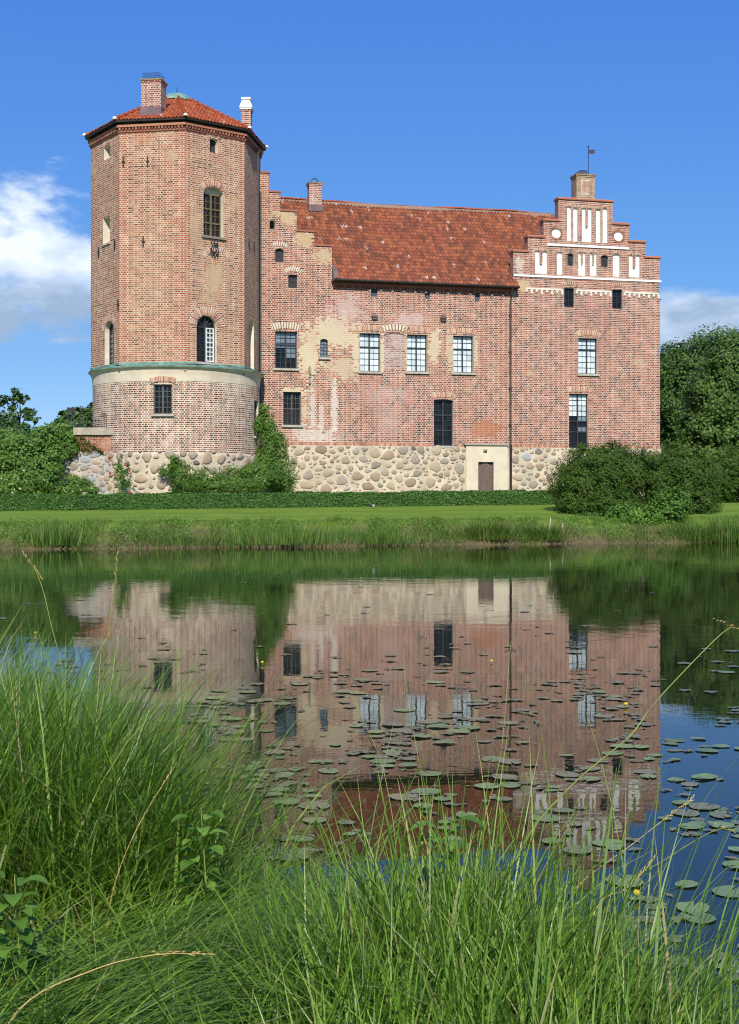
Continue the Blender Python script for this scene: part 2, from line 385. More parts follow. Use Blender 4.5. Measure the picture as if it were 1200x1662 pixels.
M['leaf_lilac'] = leaf_mat('shrub_leaves', [(0, (0.035, 0.072, 0.012)), (0.6, (0.072, 0.135, 0.022)), (0.94, (0.115, 0.18, 0.034)), (1, (0.17, 0.14, 0.045))], 0.28, 0.6, 0.12)
M['leaf_bright'] = leaf_mat('bright_leaves', [(0, (0.059, 0.135, 0.016)), (0.6, (0.111, 0.230, 0.030)), (1, (0.193, 0.338, 0.054))], 0.35)
M['leaf_ivy'] = leaf_mat('vine_leaves', [(0, (0.062, 0.134, 0.019)), (0.6, (0.116, 0.221, 0.034)), (0.97, (0.185, 0.308, 0.053)), (1.0, (0.616, 0.643, 0.375))], 0.35)
M['leaf_hedge'] = leaf_mat('hedge_leaves', [(0, (0.040, 0.109, 0.022)), (0.7, (0.080, 0.186, 0.035)), (1, (0.152, 0.283, 0.055))], 0.2)
M['grass_near'] = leaf_mat('sedge_blades', [(0, (0.055, 0.115, 0.010)), (0.40, (0.115, 0.225, 0.019)), (0.84, (0.22, 0.36, 0.038)), (0.93, (0.30, 0.37, 0.08)), (0.975, (0.36, 0.32, 0.15)), (1, (0.36, 0.24, 0.09))], 0.33, 0.42, 0.42)
M['grass_bank'] = leaf_mat('bank_grass', [(0, (0.058, 0.118, 0.016)), (0.6, (0.111, 0.205, 0.028)), (0.9, (0.176, 0.270, 0.049)), (1, (0.353, 0.259, 0.107))], 0.35)
M['reed'] = leaf_mat('reed_blades', [(0, (0.066, 0.144, 0.024)), (0.7, (0.132, 0.240, 0.042)), (1, (0.238, 0.336, 0.072))], 0.35)
M['straw'] = plain('dry_stalk', (0.42, 0.30, 0.10), 0.6, var=0.35, scale=8)
M['stalk_green'] = plain('green_stalk', (0.20, 0.24, 0.05), 0.55, var=0.35, scale=8)
def pad_mat(name, a, c):
    m, nt, b = new_mat(name); oi = nt.nodes.new('ShaderNodeObjectInfo'); r = X(nt, oi.outputs['Random'])
    n = noise(nt, geo(nt, 'Position'), 22.0, 5, 0.7)
    k = ramp(nt, (r * 0.6 + n * 0.5 - 0.05).clamp(), [(0.1, a), (0.9, c)])
    k = mixc(nt, n.step(0.60, 0.72) * 0.4, k, (0.20, 0.16, 0.07))
    nt.links.new(k, b.inputs['Base Color']); b.inputs['Roughness'].default_value = 0.26; b.inputs['Specular IOR Level'].default_value = 0.5
    bump(nt, b, n, 0.4, 0.01); return m
M['pad'] = pad_mat('lily_pad_green', (0.115, 0.165, 0.045), (0.21, 0.28, 0.08)); M['pad_old'] = pad_mat('lily_pad_olive', (0.13, 0.13, 0.055), (0.22, 0.20, 0.09))

# ------------------------------------------------------------------ terrain
def shore_y(x): return 50.0 + 0.315 * x + 0.25 * np.sin(x * 0.9) + 0.18 * np.sin(x * 2.3 + 1) + np.where(x > 9, -0.02 * (x - 9) ** 2 * (x < 20), 0)
NEAR = [(9, 0.6), (2.6, 2.9), (1.35, 3.9), (0.35, 4.6), (-0.45, 5.4), (-1.05, 6.3), (-1.8, 7.5), (-3.0, 8.6), (-6, 9.7), (-12, 10.8), (-90, 14), (-90, -400), (90, -400), (90, -8), (30, -4)]
def poly_sd(x, y, P):
    d = np.full(x.shape, 1e9); ins = np.zeros(x.shape, bool); n = len(P)
    for i in range(n):
        ax, ay = P[i]; bx, by = P[(i + 1) % n]; ex, ey = bx - ax, by - ay
        t = np.clip(((x - ax) * ex + (y - ay) * ey) / (ex * ex + ey * ey), 0, 1)
        d = np.minimum(d, np.hypot(x - ax - t * ex, y - ay - t * ey))
        c = ((ay > y) != (by > y)); xi = ax + (y - ay) * ex / (ey if ey else 1e-9); ins ^= c & (x < xi)
    return np.where(ins, d, -d)
def ground_z(x, y):
    x = np.asarray(x, float); y = np.asarray(y, float)
    r = y - shore_y(np.clip(x, -80, 80))
    far = np.interp(r, [-12, -1, 0, 0.5, 2.6, 12.5, 20, 60], [-1.6, -0.5, 0.0, 0.22, 0.92, 1.47, 1.58, 1.75]) + np.where(r > 0, 0.010 * np.clip(x, -20, 25) * np.clip(r / 10, 0, 1), 0)
    far = far + np.where((r > 0.2) & (r < 3.2), 0.06 * np.sin(x * 3.1 + y) * np.sin(x * 1.3), 0)
    sd = poly_sd(x, y, NEAR)
    near = np.interp(sd, [-2.5, -0.4, 0.0, 0.5, 1.6, 8], [-1.6, -0.45, -0.02, 0.17, 0.28, 0.33]) + np.where(sd > 0.2, 0.03 * np.sin(x * 5) * np.cos(y * 4.3), 0)
    side = np.interp(np.abs(x), [75, 90], [-1.6, 1.2])
    return np.maximum(np.maximum(far, near), side)
def gz(x, y): return float(ground_z(np.array([x]), np.array([y]))[0])

def axis(*seg):
    out = []
    for a, b, s in seg: out += list(np.arange(a, b, s))
    return np.array(out)
gx = np.concatenate([-np.geomspace(2500, 26, 26), axis((-25, -8, 0.5), (-8, 5, 0.2), (5, 26, 0.5)), np.geomspace(26, 2500, 26)])
gy = np.concatenate([-np.geomspace(400, 2, 14), axis((-1.5, 13, 0.2), (13, 40, 1.5), (40, 66, 0.4), (66, 110, 3)), np.geomspace(112, 4000, 24)])
GX, GY = np.meshgrid(gx, gy, indexing='ij'); GZ = ground_z(GX, GY)
nx, ny = GX.shape; idx = np.arange(nx * ny).reshape(nx, ny)
Q = np.stack([idx[:-1, :-1], idx[1:, :-1], idx[1:, 1:], idx[:-1, 1:]], -1).reshape(-1, 4)
rr = GY - shore_y(np.clip(GX, -80, 80)); bankw = np.clip(1 - np.abs(rr - 1.2) / 2.2, 0, 1) + np.clip(1 - np.abs(rr) / 0.7, 0, 1) * 1.5
nearw = (GY < 16) * 1.0
mg, nt, b = new_mat('lawn'); g = geo(nt, 'Position'); px_, py_, pz_ = sep(nt, g)
at = nt.nodes.new('ShaderNodeAttribute'); at.attribute_name = 'rnd'; bw_ = X(nt, at.outputs['Fac'])
n = noise(nt, g, 0.5, 6, 0.65); n2 = noise(nt, g, 6.0, 6, 0.75)
stripe = ((py_ - px_ * 0.31) * 2.1).m('SINE') * 0.07 + (noise(nt, comb(nt, px_ * 0.5, py_ * 2.0), 1.0, 5, 0.6) - 0.5) * 0.5
c = ramp(nt, (n * 0.6 + n2 * 0.5 + stripe - 0.05).clamp(), [(0.2, (0.085, 0.15, 0.018)), (0.5, (0.135, 0.215, 0.028)), (0.85, (0.19, 0.26, 0.05))])
soil = ramp(nt, n2, [(0.3, (0.06, 0.045, 0.025)), (0.7, (0.19, 0.14, 0.08))])
c = mixc(nt, (bw_ * 1.2 + (n - 0.5) * 2.4 - 0.35).clamp() * 0.9, c, soil)
nt.links.new(c, b.inputs['Base Color']); b.inputs['Roughness'].default_value = 0.95; b.inputs['Specular IOR Level'].default_value = 0.1
bump(nt, b, n2, 0.8, 0.05)
ground = np_mesh('ground', np.stack([GX, GY, GZ], -1).reshape(-1, 3), Q, mg, np.maximum(bankw, nearw).ravel(), smooth=True)
ground['kind'] = 'structure'; ground['label'] = 'mown green lawn sloping down to the grassy moat bank'

mw, nt, b = new_mat('moat_water'); g = geo(nt, 'Position'); wx, wy, wz = sep(nt, g)
b.inputs['Base Color'].default_value = (0.010, 0.014, 0.006, 1); b.inputs['Roughness'].default_value = 0.0
b.inputs['IOR'].default_value = 1.33; b.inputs['Specular IOR Level'].default_value = 0.5
rip = noise(nt, comb(nt, wx * 0.9, wy * 1.1), 1.6, 3, 0.55) * 0.6 + noise(nt, comb(nt, wx * 1.0, wy * 2.0), 7.0, 2, 0.5) * 0.10
calm = noise(nt, comb(nt, wx * 0.25, wy * 0.5), 0.35, 3).step(0.35, 0.7) * 0.7 + 0.3
bump(nt, b, rip * calm * (wy.step(4.0, 22.0) * 0.65 + 0.35), 1.0, 0.0070)
wm = MB(); wm.poly([(-100, -20, 0), (100, -20, 0), (100, 90, 0), (-100, 90, 0)])
water = wm.build('water', mw); water['kind'] = 'structure'; water['label'] = 'calm dark moat water mirroring the castle'

# ------------------------------------------------------------------ castle: measuring helpers (photo pixel -> point on a wall plane)
TH = R(13.5); P0 = (5.33, 70.0)
def ray(px, py): return ((px - 600.0) / F, 1.0, (HY - py) / F)
def on_plane(px, py, o, al):
    """coords (u along the wall, z) where the view ray meets the vertical plane through o, normal (sin al, -cos al)"""
    a, _, c = ray(px, py); nx_, ny_ = math.sin(al), -math.cos(al)
    t = (o[0] * nx_ + o[1] * ny_) / (a * nx_ + ny_)
    x, y = a * t - o[0], t - o[1]
    return x * math.cos(al) + y * math.sin(al), EYE + c * t
def W(px, py): return on_plane(px, py, P0, TH)
def WR(l, t, r, b):                       # pixel rectangle -> u0, u1, z0, z1 on the facade
    cx, cy = (l + r) / 2, (t + b) / 2
    return W(l, cy)[0], W(r, cy)[0], W(cx, b)[1], W(cx, t)[1]

def hole_pts(u0, u1, z0, z1, arch='flat', rise=0.0, n=8):
    if arch == 'flat': return [(u0, z0), (u1, z0), (u1, z1), (u0, z1)]
    w = (u1 - u0) / 2; uc = (u0 + u1) / 2
    if arch == 'round': rise = w
    zs = z1 - rise; pts = [(u0, z0), (u1, z0)]
    rad = (w * w + rise * rise) / (2 * rise); zc = z1 - rad; a = math.asin(min(1, w / rad))
    for i in range(n + 1):
        t = a - 2 * a * i / n; pts.append((uc + rad * math.sin(t), zc + rad * math.cos(t)))
    return pts

PANE = MB(); PANE.poly([(-0.5, 0, -0.5), (0.5, 0, -0.5), (0.5, 0, 0.5), (-0.5, 0, 0.5)])
PANES = {}
def pane_mesh(k):
    if k not in PANES:
        o = PANE.build('pane', M[k]); PANES[k] = o.data; bpy.data.objects.remove(o)
    return PANES[k]

def add_arch(parent, loc, rz, u0, u1, zs, rise, thick, n, mat, proud=0.03, name='brick_arch'):
    """a soldier arch of single bricks above an opening"""
    w = (u1 - u0) / 2; uc = (u0 + u1) / 2; rise = max(rise, 0.02)
    rad = (w * w + rise * rise) / (2 * rise); zc = zs + rise - rad; a = math.asin(min(1, w / rad)); mb = MB()
    for i in range(n):
        t = -a + 2 * a * (i + 0.5) / n; hw = rad * a / n * (0.36 if mat is M['voussoir_lime'] else 0.74)
        ti = thick * random.uniform(0.9, 1.05); pr = proud * random.uniform(0.7, 1.2)
        d = Vector((math.sin(t), 0, math.cos(t))); e = Vector((math.cos(t), 0, -math.sin(t)))
        Mx = Matrix(((e.x, 0, d.x, uc + d.x * rad), (0, 1, 0, 0), (e.z, 0, d.z, zc + d.z * rad), (0, 0, 0, 1)))
        mb.box(-hw, hw, -pr, 0.05, 0.01, ti, 0, Mx)
    for i in range(n):
        t0, t1 = -a + 2 * a * i / n, -a + 2 * a * (i + 1) / n; q = lambda t, r: (uc + r * math.sin(t), -0.006, zc + r * math.cos(t))
        mb.poly([q(t0, rad + 0.005), q(t1, rad + 0.005), q(t1, rad + thick * 0.97), q(t0, rad + thick * 0.97)], 1)
    return mb.build(name, [mat, M['reveal']], parent, loc, (0, 0, rz))

def window(parent, loc, rz, rect, cols, rows, glass, frame, arch='flat', rise=0.0, depth=0.22, sill=True, transoms=(), mull=True, fw=0.055, mw_=0.018,
           pick=None, label=None, name='window', sillproud=0.10, backing=True):
    """frame with mullion, transoms and glazing bars; every pane its own sub-part"""
    u0, u1, z0, z1 = rect; zs = z1 - (((u1 - u0) / 2) if arch == 'round' else rise if arch != 'flat' else 0)
    mb = MB(); y0, y1 = depth - 0.05, depth + 0.05
    mb.box(u0, u0 + fw, y0, y1, z0, zs); mb.box(u1 - fw, u1, y0, y1, z0, zs); mb.box(u0 + fw, u1 - fw, y0, y1, z0, z0 + fw)
    if arch == 'flat': mb.box(u0 + fw, u1 - fw, y0, y1, z1 - fw, z1)
    else:
        pts = hole_pts(u0, u1, z0, z1, arch, rise, 10)[2:]; inn = hole_pts(u0 + fw, u1 - fw, z0, z1 - fw, arch, max(rise - 0.2 * fw, 0.02), 10)[2:]
        for (p, q), (pi, qi) in zip(zip(pts, pts[1:]), zip(inn, inn[1:])):
            mb.poly([(p[0], y0, p[1]), (pi[0], y0, pi[1]), (qi[0], y0, qi[1]), (q[0], y0, q[1])][::-1]); mb.poly([(pi[0], y0, pi[1]), (pi[0], y1, pi[1]), (qi[0], y1, qi[1]), (qi[0], y0, qi[1])])
        mb.box(u0 + fw, u1 - fw, y0 + 0.01, y1, zs - fw / 2, zs + fw / 2)
    zt = zs - (fw if arch == 'flat' else fw / 2); zb = z0 + fw; ul, ur = u0 + fw, u1 - fw
    mb_h = 0.75 * fw
    if mull: mb.box((u0 + u1) / 2 - mb_h, (u0 + u1) / 2 + mb_h, y0 - 0.01, y1, zb, z1 - (fw if arch == 'flat' else fw))
    for t in transoms: z = zb + (zt - zb) * t; mb.box(ul, ur, y0 - 0.006, y1, z - mb_h * 0.8, z + mb_h * 0.8)
    for i in range(1, cols):
        if mull and i * 2 == cols: continue
        u = ul + (ur - ul) * i / cols; mb.box(u - mw_ / 2, u + mw_ / 2, y0 + 0.02, y1, zb, zt)
    for j in range(1, rows):
        z = zb + (zt - zb) * j / rows; mb.box(ul, ur, y0 + 0.023, y1, z - mw_ / 2, z + mw_ / 2)
    win = mb.build(name, frame, parent, loc, (0, 0, rz))
    if label: win['label'] = label
    for i in range(cols):
        for j in range(rows):
            g = glass if pick is None else pick(i, j)
            u = ul + (ur - ul) * (i + 0.5) / cols; z = zb + (zt - zb) * (j + 0.5) / rows
            link('pane', pane_mesh(g), win, (u, depth + 0.012, z), (random.gauss(0, 0.03), 0, random.gauss(0, 0.03)), ((ur - ul) / cols, 1, (zt - zb) / rows))
    if arch != 'flat':
        pm = MB(); pm.poly([(p[0], depth + 0.02, p[1]) for p in hole_pts(u0 + 0.02, u1 - 0.02, zs, z1 - 0.01, arch, rise)]); pm.build('arched_pane', M[glass], win)
    if sill:
        sm = MB(); sm.box(u0 - 0.1, u1 + 0.1, -sillproud, depth, z0 - 0.11, z0 - 0.004); sm.build('sill', M['sill'], win)
    return win

# ------------------------------------------------------------------ stones set in lime mortar
STONE_SH = []
for k in range(14):
    rs = random.Random(100 + k); nseg = 9; mb = MB()
    outl = [(1 + rs.uniform(-0.30, 0.16)) for _ in range(nseg)]
    ring = lambda f, y: [(outl[i] * f * math.cos(2 * math.pi * i / nseg), y * rs.uniform(0.8, 1.2), outl[i] * f * math.sin(2 * math.pi * i / nseg)) for i in range(nseg)]
    a, b_, c_ = ring(1.0, 0.10), ring(0.93, -0.22), ring(0.6, -0.36)
    for p, q in ((a, b_), (b_, c_)):
        for i in range(nseg): j = (i + 1) % nseg; mb.poly([p[i], p[j], q[j], q[i]])
    for i in range(nseg): j = (i + 1) % nseg; mb.poly([c_[i], c_[j], (0, -0.40, 0)])
    STONE_SH.append(mb)
STONE_ME = {}
def stone_me(k, mi):
    if (k, mi) not in STONE_ME:
        o = STONE_SH[k].build('stone', M['stone'][mi], smooth=True); STONE_ME[(k, mi)] = o.data; bpy.data.objects.remove(o)
        me = STONE_ME[(k, mi)]; bm = bmesh.new(); bm.from_mesh(me); bmesh.ops.remove_doubles(bm, verts=bm.verts, dist=1e-4); bmesh.ops.recalc_face_normals(bm, faces=bm.faces); bm.to_mesh(me); bm.free()
    return STONE_ME[(k, mi)]
def scatter_stones(parent, u0, u1, z0, z1, sizes, weights, place, ok=None, depth=0.10, gap=0.05, asp=(1.0, 1.7)):
    got = []
    for (smin, smax, tries) in sizes:
        for _ in range(tries):
            s = random.uniform(smin, smax); a = random.uniform(*asp); w, h = s * math.sqrt(a), s / math.sqrt(a)
            u, z = random.uniform(u0 + w * 0.8, u1 - w * 0.8), random.uniform(z0 + h * 0.8, z1 - h * 0.8)
            if ok and not ok(u, z, w, h): continue
            if any(((u - q[0]) / (w + q[2] + gap)) ** 2 + ((z - q[1]) / (h + q[3] + gap)) ** 2 < 1.0 for q in got): continue
            got.append((u, z, w, h))
    for u, z, w, h in got:
        me = stone_me(random.randrange(14), random.choices(range(5), weights)[0]); loc, rz = place(u, z)
        o = link('stone', me, parent, loc, (0, 0, 0), (w, depth * (0.7 + min(w, h)) * 2.0, h))
        o.rotation_mode = 'XYZ'; o.rotation_euler = (0, random.gauss(0, 0.22), rz)
    return got

# ------------------------------------------------------------------ pantile slopes
def tile_slope(mb, o, ud, vd, nd, rows, rowh, rng_fn, period=0.18, amp=0.022, seed=0, samp=5):
    o, ud, vd, nd = Vector(o), Vector(ud), Vector(vd), Vector(nd); rr_ = random.Random(seed)
    for i in range(rows):
        u0, u1 = rng_fn(i)
        if u1 - u0 < 0.05: continue
        k0, k1 = math.floor(u0 / period), math.ceil(u1 / period)
        for k in range(k0, k1):
            jit = rr_.uniform(-0.010, 0.010); jv = rr_.uniform(-0.02, 0.02); prev = None
            for s_ in range(samp + 1):
                fx = s_ / samp; u = (k + fx) * period; uc = min(max(u, u0), u1)
                wv = amp * (math.cos(2 * math.pi * fx) + 0.35 * math.sin(4 * math.pi * fx))
                pb = o + ud * uc + vd * (i * rowh + jv) + nd * (0.045 + wv + jit)
                pt = o + ud * uc + vd * ((i + 1) * rowh + 0.06) + nd * (0.012 + wv)
                pd = pb - nd * 0.04
                cur = (pb, pt, pd, uc)
                if prev and uc - prev[3] > 1e-5:
                    ua, ub = k + (s_ - 1) / samp + 0.001, k + fx - 0.001
                    mb.poly([prev[0], pb, pt, prev[1]], 0, [(ua, i + 0.05), (ub, i + 0.05), (ub, i + 0.95), (ua, i + 0.95)])
                    mb.poly([prev[2], pd, pb, prev[0]], 0, [(ua, i + 0.05), (ub, i + 0.05), (ub, i + 0.05), (ua, i + 0.05)])
                prev = cur

# ================================================================== THE CASTLE WING
wing = thing('castle_wing', 'long red brick castle wing with clay tile roof and white niched stepped gable', 'castle', (P0[0], P0[1], 0), TH)
ZB = 0.9
def av(*p): return sum(W(*q)[1] for q in p) / len(p)
sGL, sGR = W(833.5, 440)[0], W(1071.5, 520)[0]                       # gable wall edges
gs = [(W(857, 410)[0], av((845, 410), (1060, 418.5))), (W(882.7, 386)[0], av((870, 386), (1034, 393))), (W(906.7, 360)[0], av((895, 360), (1008, 364))), (None, av((907, 324), (994, 328)))]
gsr = [W(1047.5, 418)[0], W(1021.2, 393)[0], W(994.7, 364)[0]]
ZE = W(690, 468)[1]                                                   # main wall head
s539 = W(539, 430)[0]; s425 = W(421, 300)[0]
ls = [(539, 400), (510, 376.5), (482, 343.5), (455, 312.5), (437, 281)]
lst = [(W(x, y)[0], W(x - 8, y)[1]) for x, y in ls]
top_r = []
out = [(2 * s425 - s539, ZB), (sGR, ZB), (sGR, gs[0][1]), (gsr[0], gs[0][1]), (gsr[0], gs[1][1]), (gsr[1], gs[1][1]), (gsr[1], gs[2][1]), (gsr[2], gs[2][1]), (gsr[2], gs[3][1]),
       (gs[2][0], gs[3][1]), (gs[2][0], gs[2][1]), (gs[1][0], gs[2][1]), (gs[1][0], gs[1][1]), (gs[0][0], gs[1][1]), (gs[0][0], gs[0][1]), (sGL, gs[0][1]), (sGL, ZE), (s539, ZE)]
prevz = ZE
for k, (sx, zz) in enumerate(lst): out += [(sx, prevz), (sx, zz)] if k else [(sx, zz)]; prevz = zz
mir = [(2 * s425 - p[0], p[1]) for p in out[18:]][::-1]
out += mir
copings = [(gsr[0], sGR, gs[0][1]), (gsr[1], gsr[0], gs[1][1]), (gsr[2], gsr[1], gs[2][1]), (gs[2][0], gsr[2], gs[3][1]), (gs[1][0], gs[2][0], gs[2][1]), (gs[0][0], gs[1][0], gs[1][1]), (sGL, gs[0][0], gs[0][1])]
lcop = [(lst[k + 1][0], lst[k][0], lst[k][1]) for k in range(4)] + [(s425 - (lst[4][0] - s425), lst[4][0], lst[4][1])] + [(2 * s425 - lst[k][0], 2 * s425 - lst[k + 1][0], lst[k][1]) for k in range(4)]

wA, wB, wS = WR(447, 538, 482.5, 598), WR(460, 636, 489, 690), WR(520, 550, 532.5, 580)
wC = [WR(584, 541, 617.5, 603), WR(661, 543, 693.5, 603.5), WR(736, 545, 768.5, 605)]
wD, wE, wF = WR(704.5, 648, 736, 723.5), WR(939, 549, 970, 607), WR(924, 639, 955, 728)
slits = [WR(602.5, 467, 613, 481.5), WR(689.5, 471, 698.5, 485), WR(770.5, 475, 779.5, 489)]
gwin = [WR(916, 467.5, 932.5, 498.5), WR(994, 470, 1010.5, 501)]
shut_sq = WR(468, 446, 483, 467.5); shut_ar = WR(447, 403, 461, 425.5); hole_ar = WR(438, 356, 447, 372)
gsh = [WR(921, 411, 931.5, 431), WR(976, 414, 988, 433)]
blind = WR(624, 540, 659, 599)
Z5 = lambda x, y: (780 + x / 3.75, 220 + y / 3.75)
def ZR(l, t, r, b): a = Z5(l, t); c = Z5(r, b); return WR(a[0], a[1], c[0], c[1])
niches = [ZR(334, 700, 406, 840), ZR(465, 707, 500, 846), ZR(597, 710, 640, 852), ZR(667, 712, 708, 853), ZR(808, 720, 848, 858), ZR(904, 725, 970, 863),
          ZR(527, 430, 553, 640), ZR(566, 438, 592, 645), ZR(620, 440, 676, 648), ZR(703, 447, 732, 652), ZR(745, 440, 773, 655)]
two_light = {0, 2, 3, 5, 8}
discs = [(W(*Z5(462, 594)), 0.115 * 8), (W(*Z5(840, 612)), 0.115 * 8)]
holes, depths, backs = [], [], []
def add_hole(pts, d, bk=None): holes.append(pts); depths.append(d); backs.append(bk)
for r_ in [wA, wB] + wC + gwin + [wE, wF] + slits + [shut_sq]: add_hole(hole_pts(*r_), 0.34)
add_hole(hole_pts(*wD, 'seg', 0.06), 0.34); add_hole(hole_pts(*wS, 'seg', 0.09), 0.28)
for r_ in [shut_ar] + gsh: add_hole(hole_pts(*r_, 'seg', 0.10), 0.30)
add_hole(hole_pts(*hole_ar, 'round'), 0.42, 3)
add_hole(hole_pts(*blind, 'seg', 0.14), 0.05, 4)
def niche_pts(r_, two):
    u0, u1, z0, z1 = r_
    if not two: return hole_pts(u0, u1, z0, z1, 'seg', 0.07)
    w = u1 - u0; t = w * 0.12; uc = (u0 + u1) / 2; zt = z1 - (z1 - z0) * (0.55 if w > 0.5 else 0.5)
    A = hole_pts(uc + t, u1, z0, z1, 'seg', 0.09, 5)[2:]; B = hole_pts(u0, uc - t, z0, z1, 'seg', 0.09, 5)[2:]
    return [(u0, z0), (u1, z0)] + A + [(uc + t, zt), (uc, zt - 0.06), (uc - t, zt)] + B
for k, r_ in enumerate(niches): add_hole(niche_pts(r_, k in two_light), 0.10, 2)
for (c_, d_) in discs: add_hole([(c_[0] + 0.27 * math.cos(2 * math.pi * i / 20), c_[1] + 0.27 * math.sin(2 * math.pi * i / 20)) for i in range(20)], 0.07, 2)

pt = []
def PT(l, t, r, b, c, s_): u0, u1, z0, z1 = WR(l, t, r, b); pt.append(((u0 + u1) / 2, (z0 + z1) / 2, (u1 - u0) / 2, (z1 - z0) / 2, c, s_))
PT(486, 525, 520, 620, CREAM, 0.92); PT(500, 508, 585, 570, CREAM, 0.85); PT(520, 575, 590, 620, CREAM, 0.6); PT(530, 470, 600, 540, PINK, 0.55)
PT(502, 615, 514, 722, LIME, 0.5); PT(517, 640, 528, 725, LIME, 0.45); PT(537, 605, 549, 722, LIME, 0.6); PT(462, 690, 560, 725, LIME, 0.5); PT(455, 628, 500, 645, CREAM, 0.85); PT(487, 640, 502, 692, CREAM, 0.6)
PT(572, 538, 586, 612, CREAM, 0.8); PT(616, 538, 625, 606, CREAM, 0.8); PT(655, 538, 664, 606, CREAM, 0.7); PT(693, 535, 718, 590, CREAM, 0.85); PT(722, 535, 738, 610, CREAM, 0.6); PT(768, 540, 778, 605, CREAM, 0.6)
PT(762, 682, 815, 712, ORANGE, 0.45); PT(840, 455, 860, 472, OCHRE, 0.9); PT(455, 338, 482, 366, OCHRE, 0.95); PT(478, 378, 512, 400, OCHRE, 0.95); PT(510, 404, 541, 427, OCHRE, 1.0); PT(436, 340, 460, 352, OCHRE, 0.7)
PT(630, 505, 700, 535, PINK, 0.6); PT(700, 640, 742, 728, PINK, 0.35); PT(560, 620, 690, 660, PINK, 0.30); PT(850, 600, 870, 612, OCHRE, 0.6); PT(1025, 580, 1045, 592, OCHRE, 0.6); PT(835, 412, 852, 445, LIME, 0.5)
PT(600, 640, 660, 720, PINK, 0.25)
M['brick_wing'] = brick_mat('wing_bricks', PAL_RED, (0.70, 0.58, 0.46), 1.0, pt, 0.0, 18, 0.016)
M['herring'] = brick_mat('blind_arch_bricks', [(0, (0.10, 0.06, 0.06)), (0.5, (0.32, 0.16, 0.13)), (1, (0.5, 0.33, 0.27))], (0.60, 0.50, 0.42), 0, (), 0.2, mort=0.022, seed=0.3)
mb = MB(); mb.wall(out, holes, depths, 0.55, 0, 1, backs)
mb.build('wall', [M['brick_wing'], M['reveal'], M['white'], M['shutter'], M['herring']], wing)
# side and back walls, so the wing has its depth
mb = MB(); DB = 10.4
mb.box(sGR - 0.55, sGR, 0.552, DB, ZB, gs[0][1] - 0.5); mb.box(2 * s425 - s539, sGR - 0.552, DB - 0.5, DB, ZB, ZE)
mb.box(2 * s425 - s539, 2 * s425 - s539 + 0.5, 0.552, DB - 0.502, ZB, ZE)
mb.build('outer_wall', M['brick_wing'], wing)
for (a, b_, z) in copings:
    mb = MB(); mb.box(a - 0.06, b_ + 0.06, -0.07, 0.62, z + 0.003, z + 0.075); mb.box(a - 0.03, b_ + 0.03, -0.035, 0.585, z + 0.076, z + 0.13); mb.build('coping', M['dentil'], wing)
for (a, b_, z) in lcop:
    mb = MB(); mb.box(a - 0.02, b_ + 0.05, -0.05, 0.60, z + 0.003, z + 0.09); mb.build('coping', M['dentil'], wing)
# white string courses and the little arched frieze of the gable
def band(x0, y0, x1, y1, h, name='white_band', proud=0.05, mat='white'):
    a, c = W(x0, y0), W(x1, y1); z = (a[1] + c[1]) / 2; mb = MB(); mb.box(a[0], c[0], -proud, 0.02, z - h / 2, z + h / 2); mb.build(name, M[mat], wing)
band(888, 395, 1021, 405, 0.13); band(834, 446.5, 1073, 457, 0.11)
zf = av((870, 473), (1050, 480)); m_fr = island_mat('limed_frieze', [(0, (0.62, 0.52, 0.40)), (0.5, (0.76, 0.68, 0.55)), (1, (0.82, 0.78, 0.68))])
for fa, fb_ in ((sGL + 0.75, gwin[0][0] - 0.12), (gwin[0][1] + 0.12, gwin[1][0] - 0.12), (gwin[1][1] + 0.12, sGR - 0.1)):
    fr = MB(); nf = max(1, round((fb_ - fa) / 0.30)); st_ = (fb_ - fa) / nf; fr.box(fa, fb_, -0.045, 0.02, zf + 0.10, zf + 0.19)
    for k in range(nf + 1):
        u = fa + k * st_; fr.box(u - 0.05, u + 0.05, -0.045, 0.02, zf - 0.03, zf + 0.099)
        if k % 2: fr.box(u - 0.06, u + 0.06, -0.046, 0.02, zf - 0.13, zf - 0.031)
    fr.build('arched_frieze', m_fr, wing)
# brick rings round the white discs, arches over niches and openings
for (c_, d_) in discs:
    mb = MB()
    for i in range(22):
        t = 2 * math.pi * i / 22; e = Vector((math.cos(t), 0, -math.sin(t))); d = Vector((math.sin(t), 0, math.cos(t)))
        mb.box(-0.028, 0.028, -0.02, 0.03, 0.29, 0.41, 0, Matrix(((e.x, 0, d.x, c_[0]), (0, 1, 0, 0), (e.z, 0, d.z, c_[1]), (0, 0, 0, 1))))
    mb.build('brick_ring', M['dentil'], wing)
for k, r_ in enumerate(niches):
    if k in two_light:
        uc = (r_[0] + r_[1]) / 2; g_ = (r_[1] - r_[0]) * 0.12
        add_arch(wing, (0, 0, 0), 0, r_[0] - 0.03, uc - g_ * 0.6, r_[3] - 0.09, 0.09, 0.14, 6, M['dentil'], 0.02); add_arch(wing, (0, 0, 0), 0, uc + g_ * 0.6, r_[1] + 0.03, r_[3] - 0.09, 0.09, 0.14, 6, M['dentil'], 0.02)
    else: add_arch(wing, (0, 0, 0), 0, r_[0] - 0.03, r_[1] + 0.03, r_[3] - 0.05, 0.07, 0.14, 6, M['dentil'], 0.02)
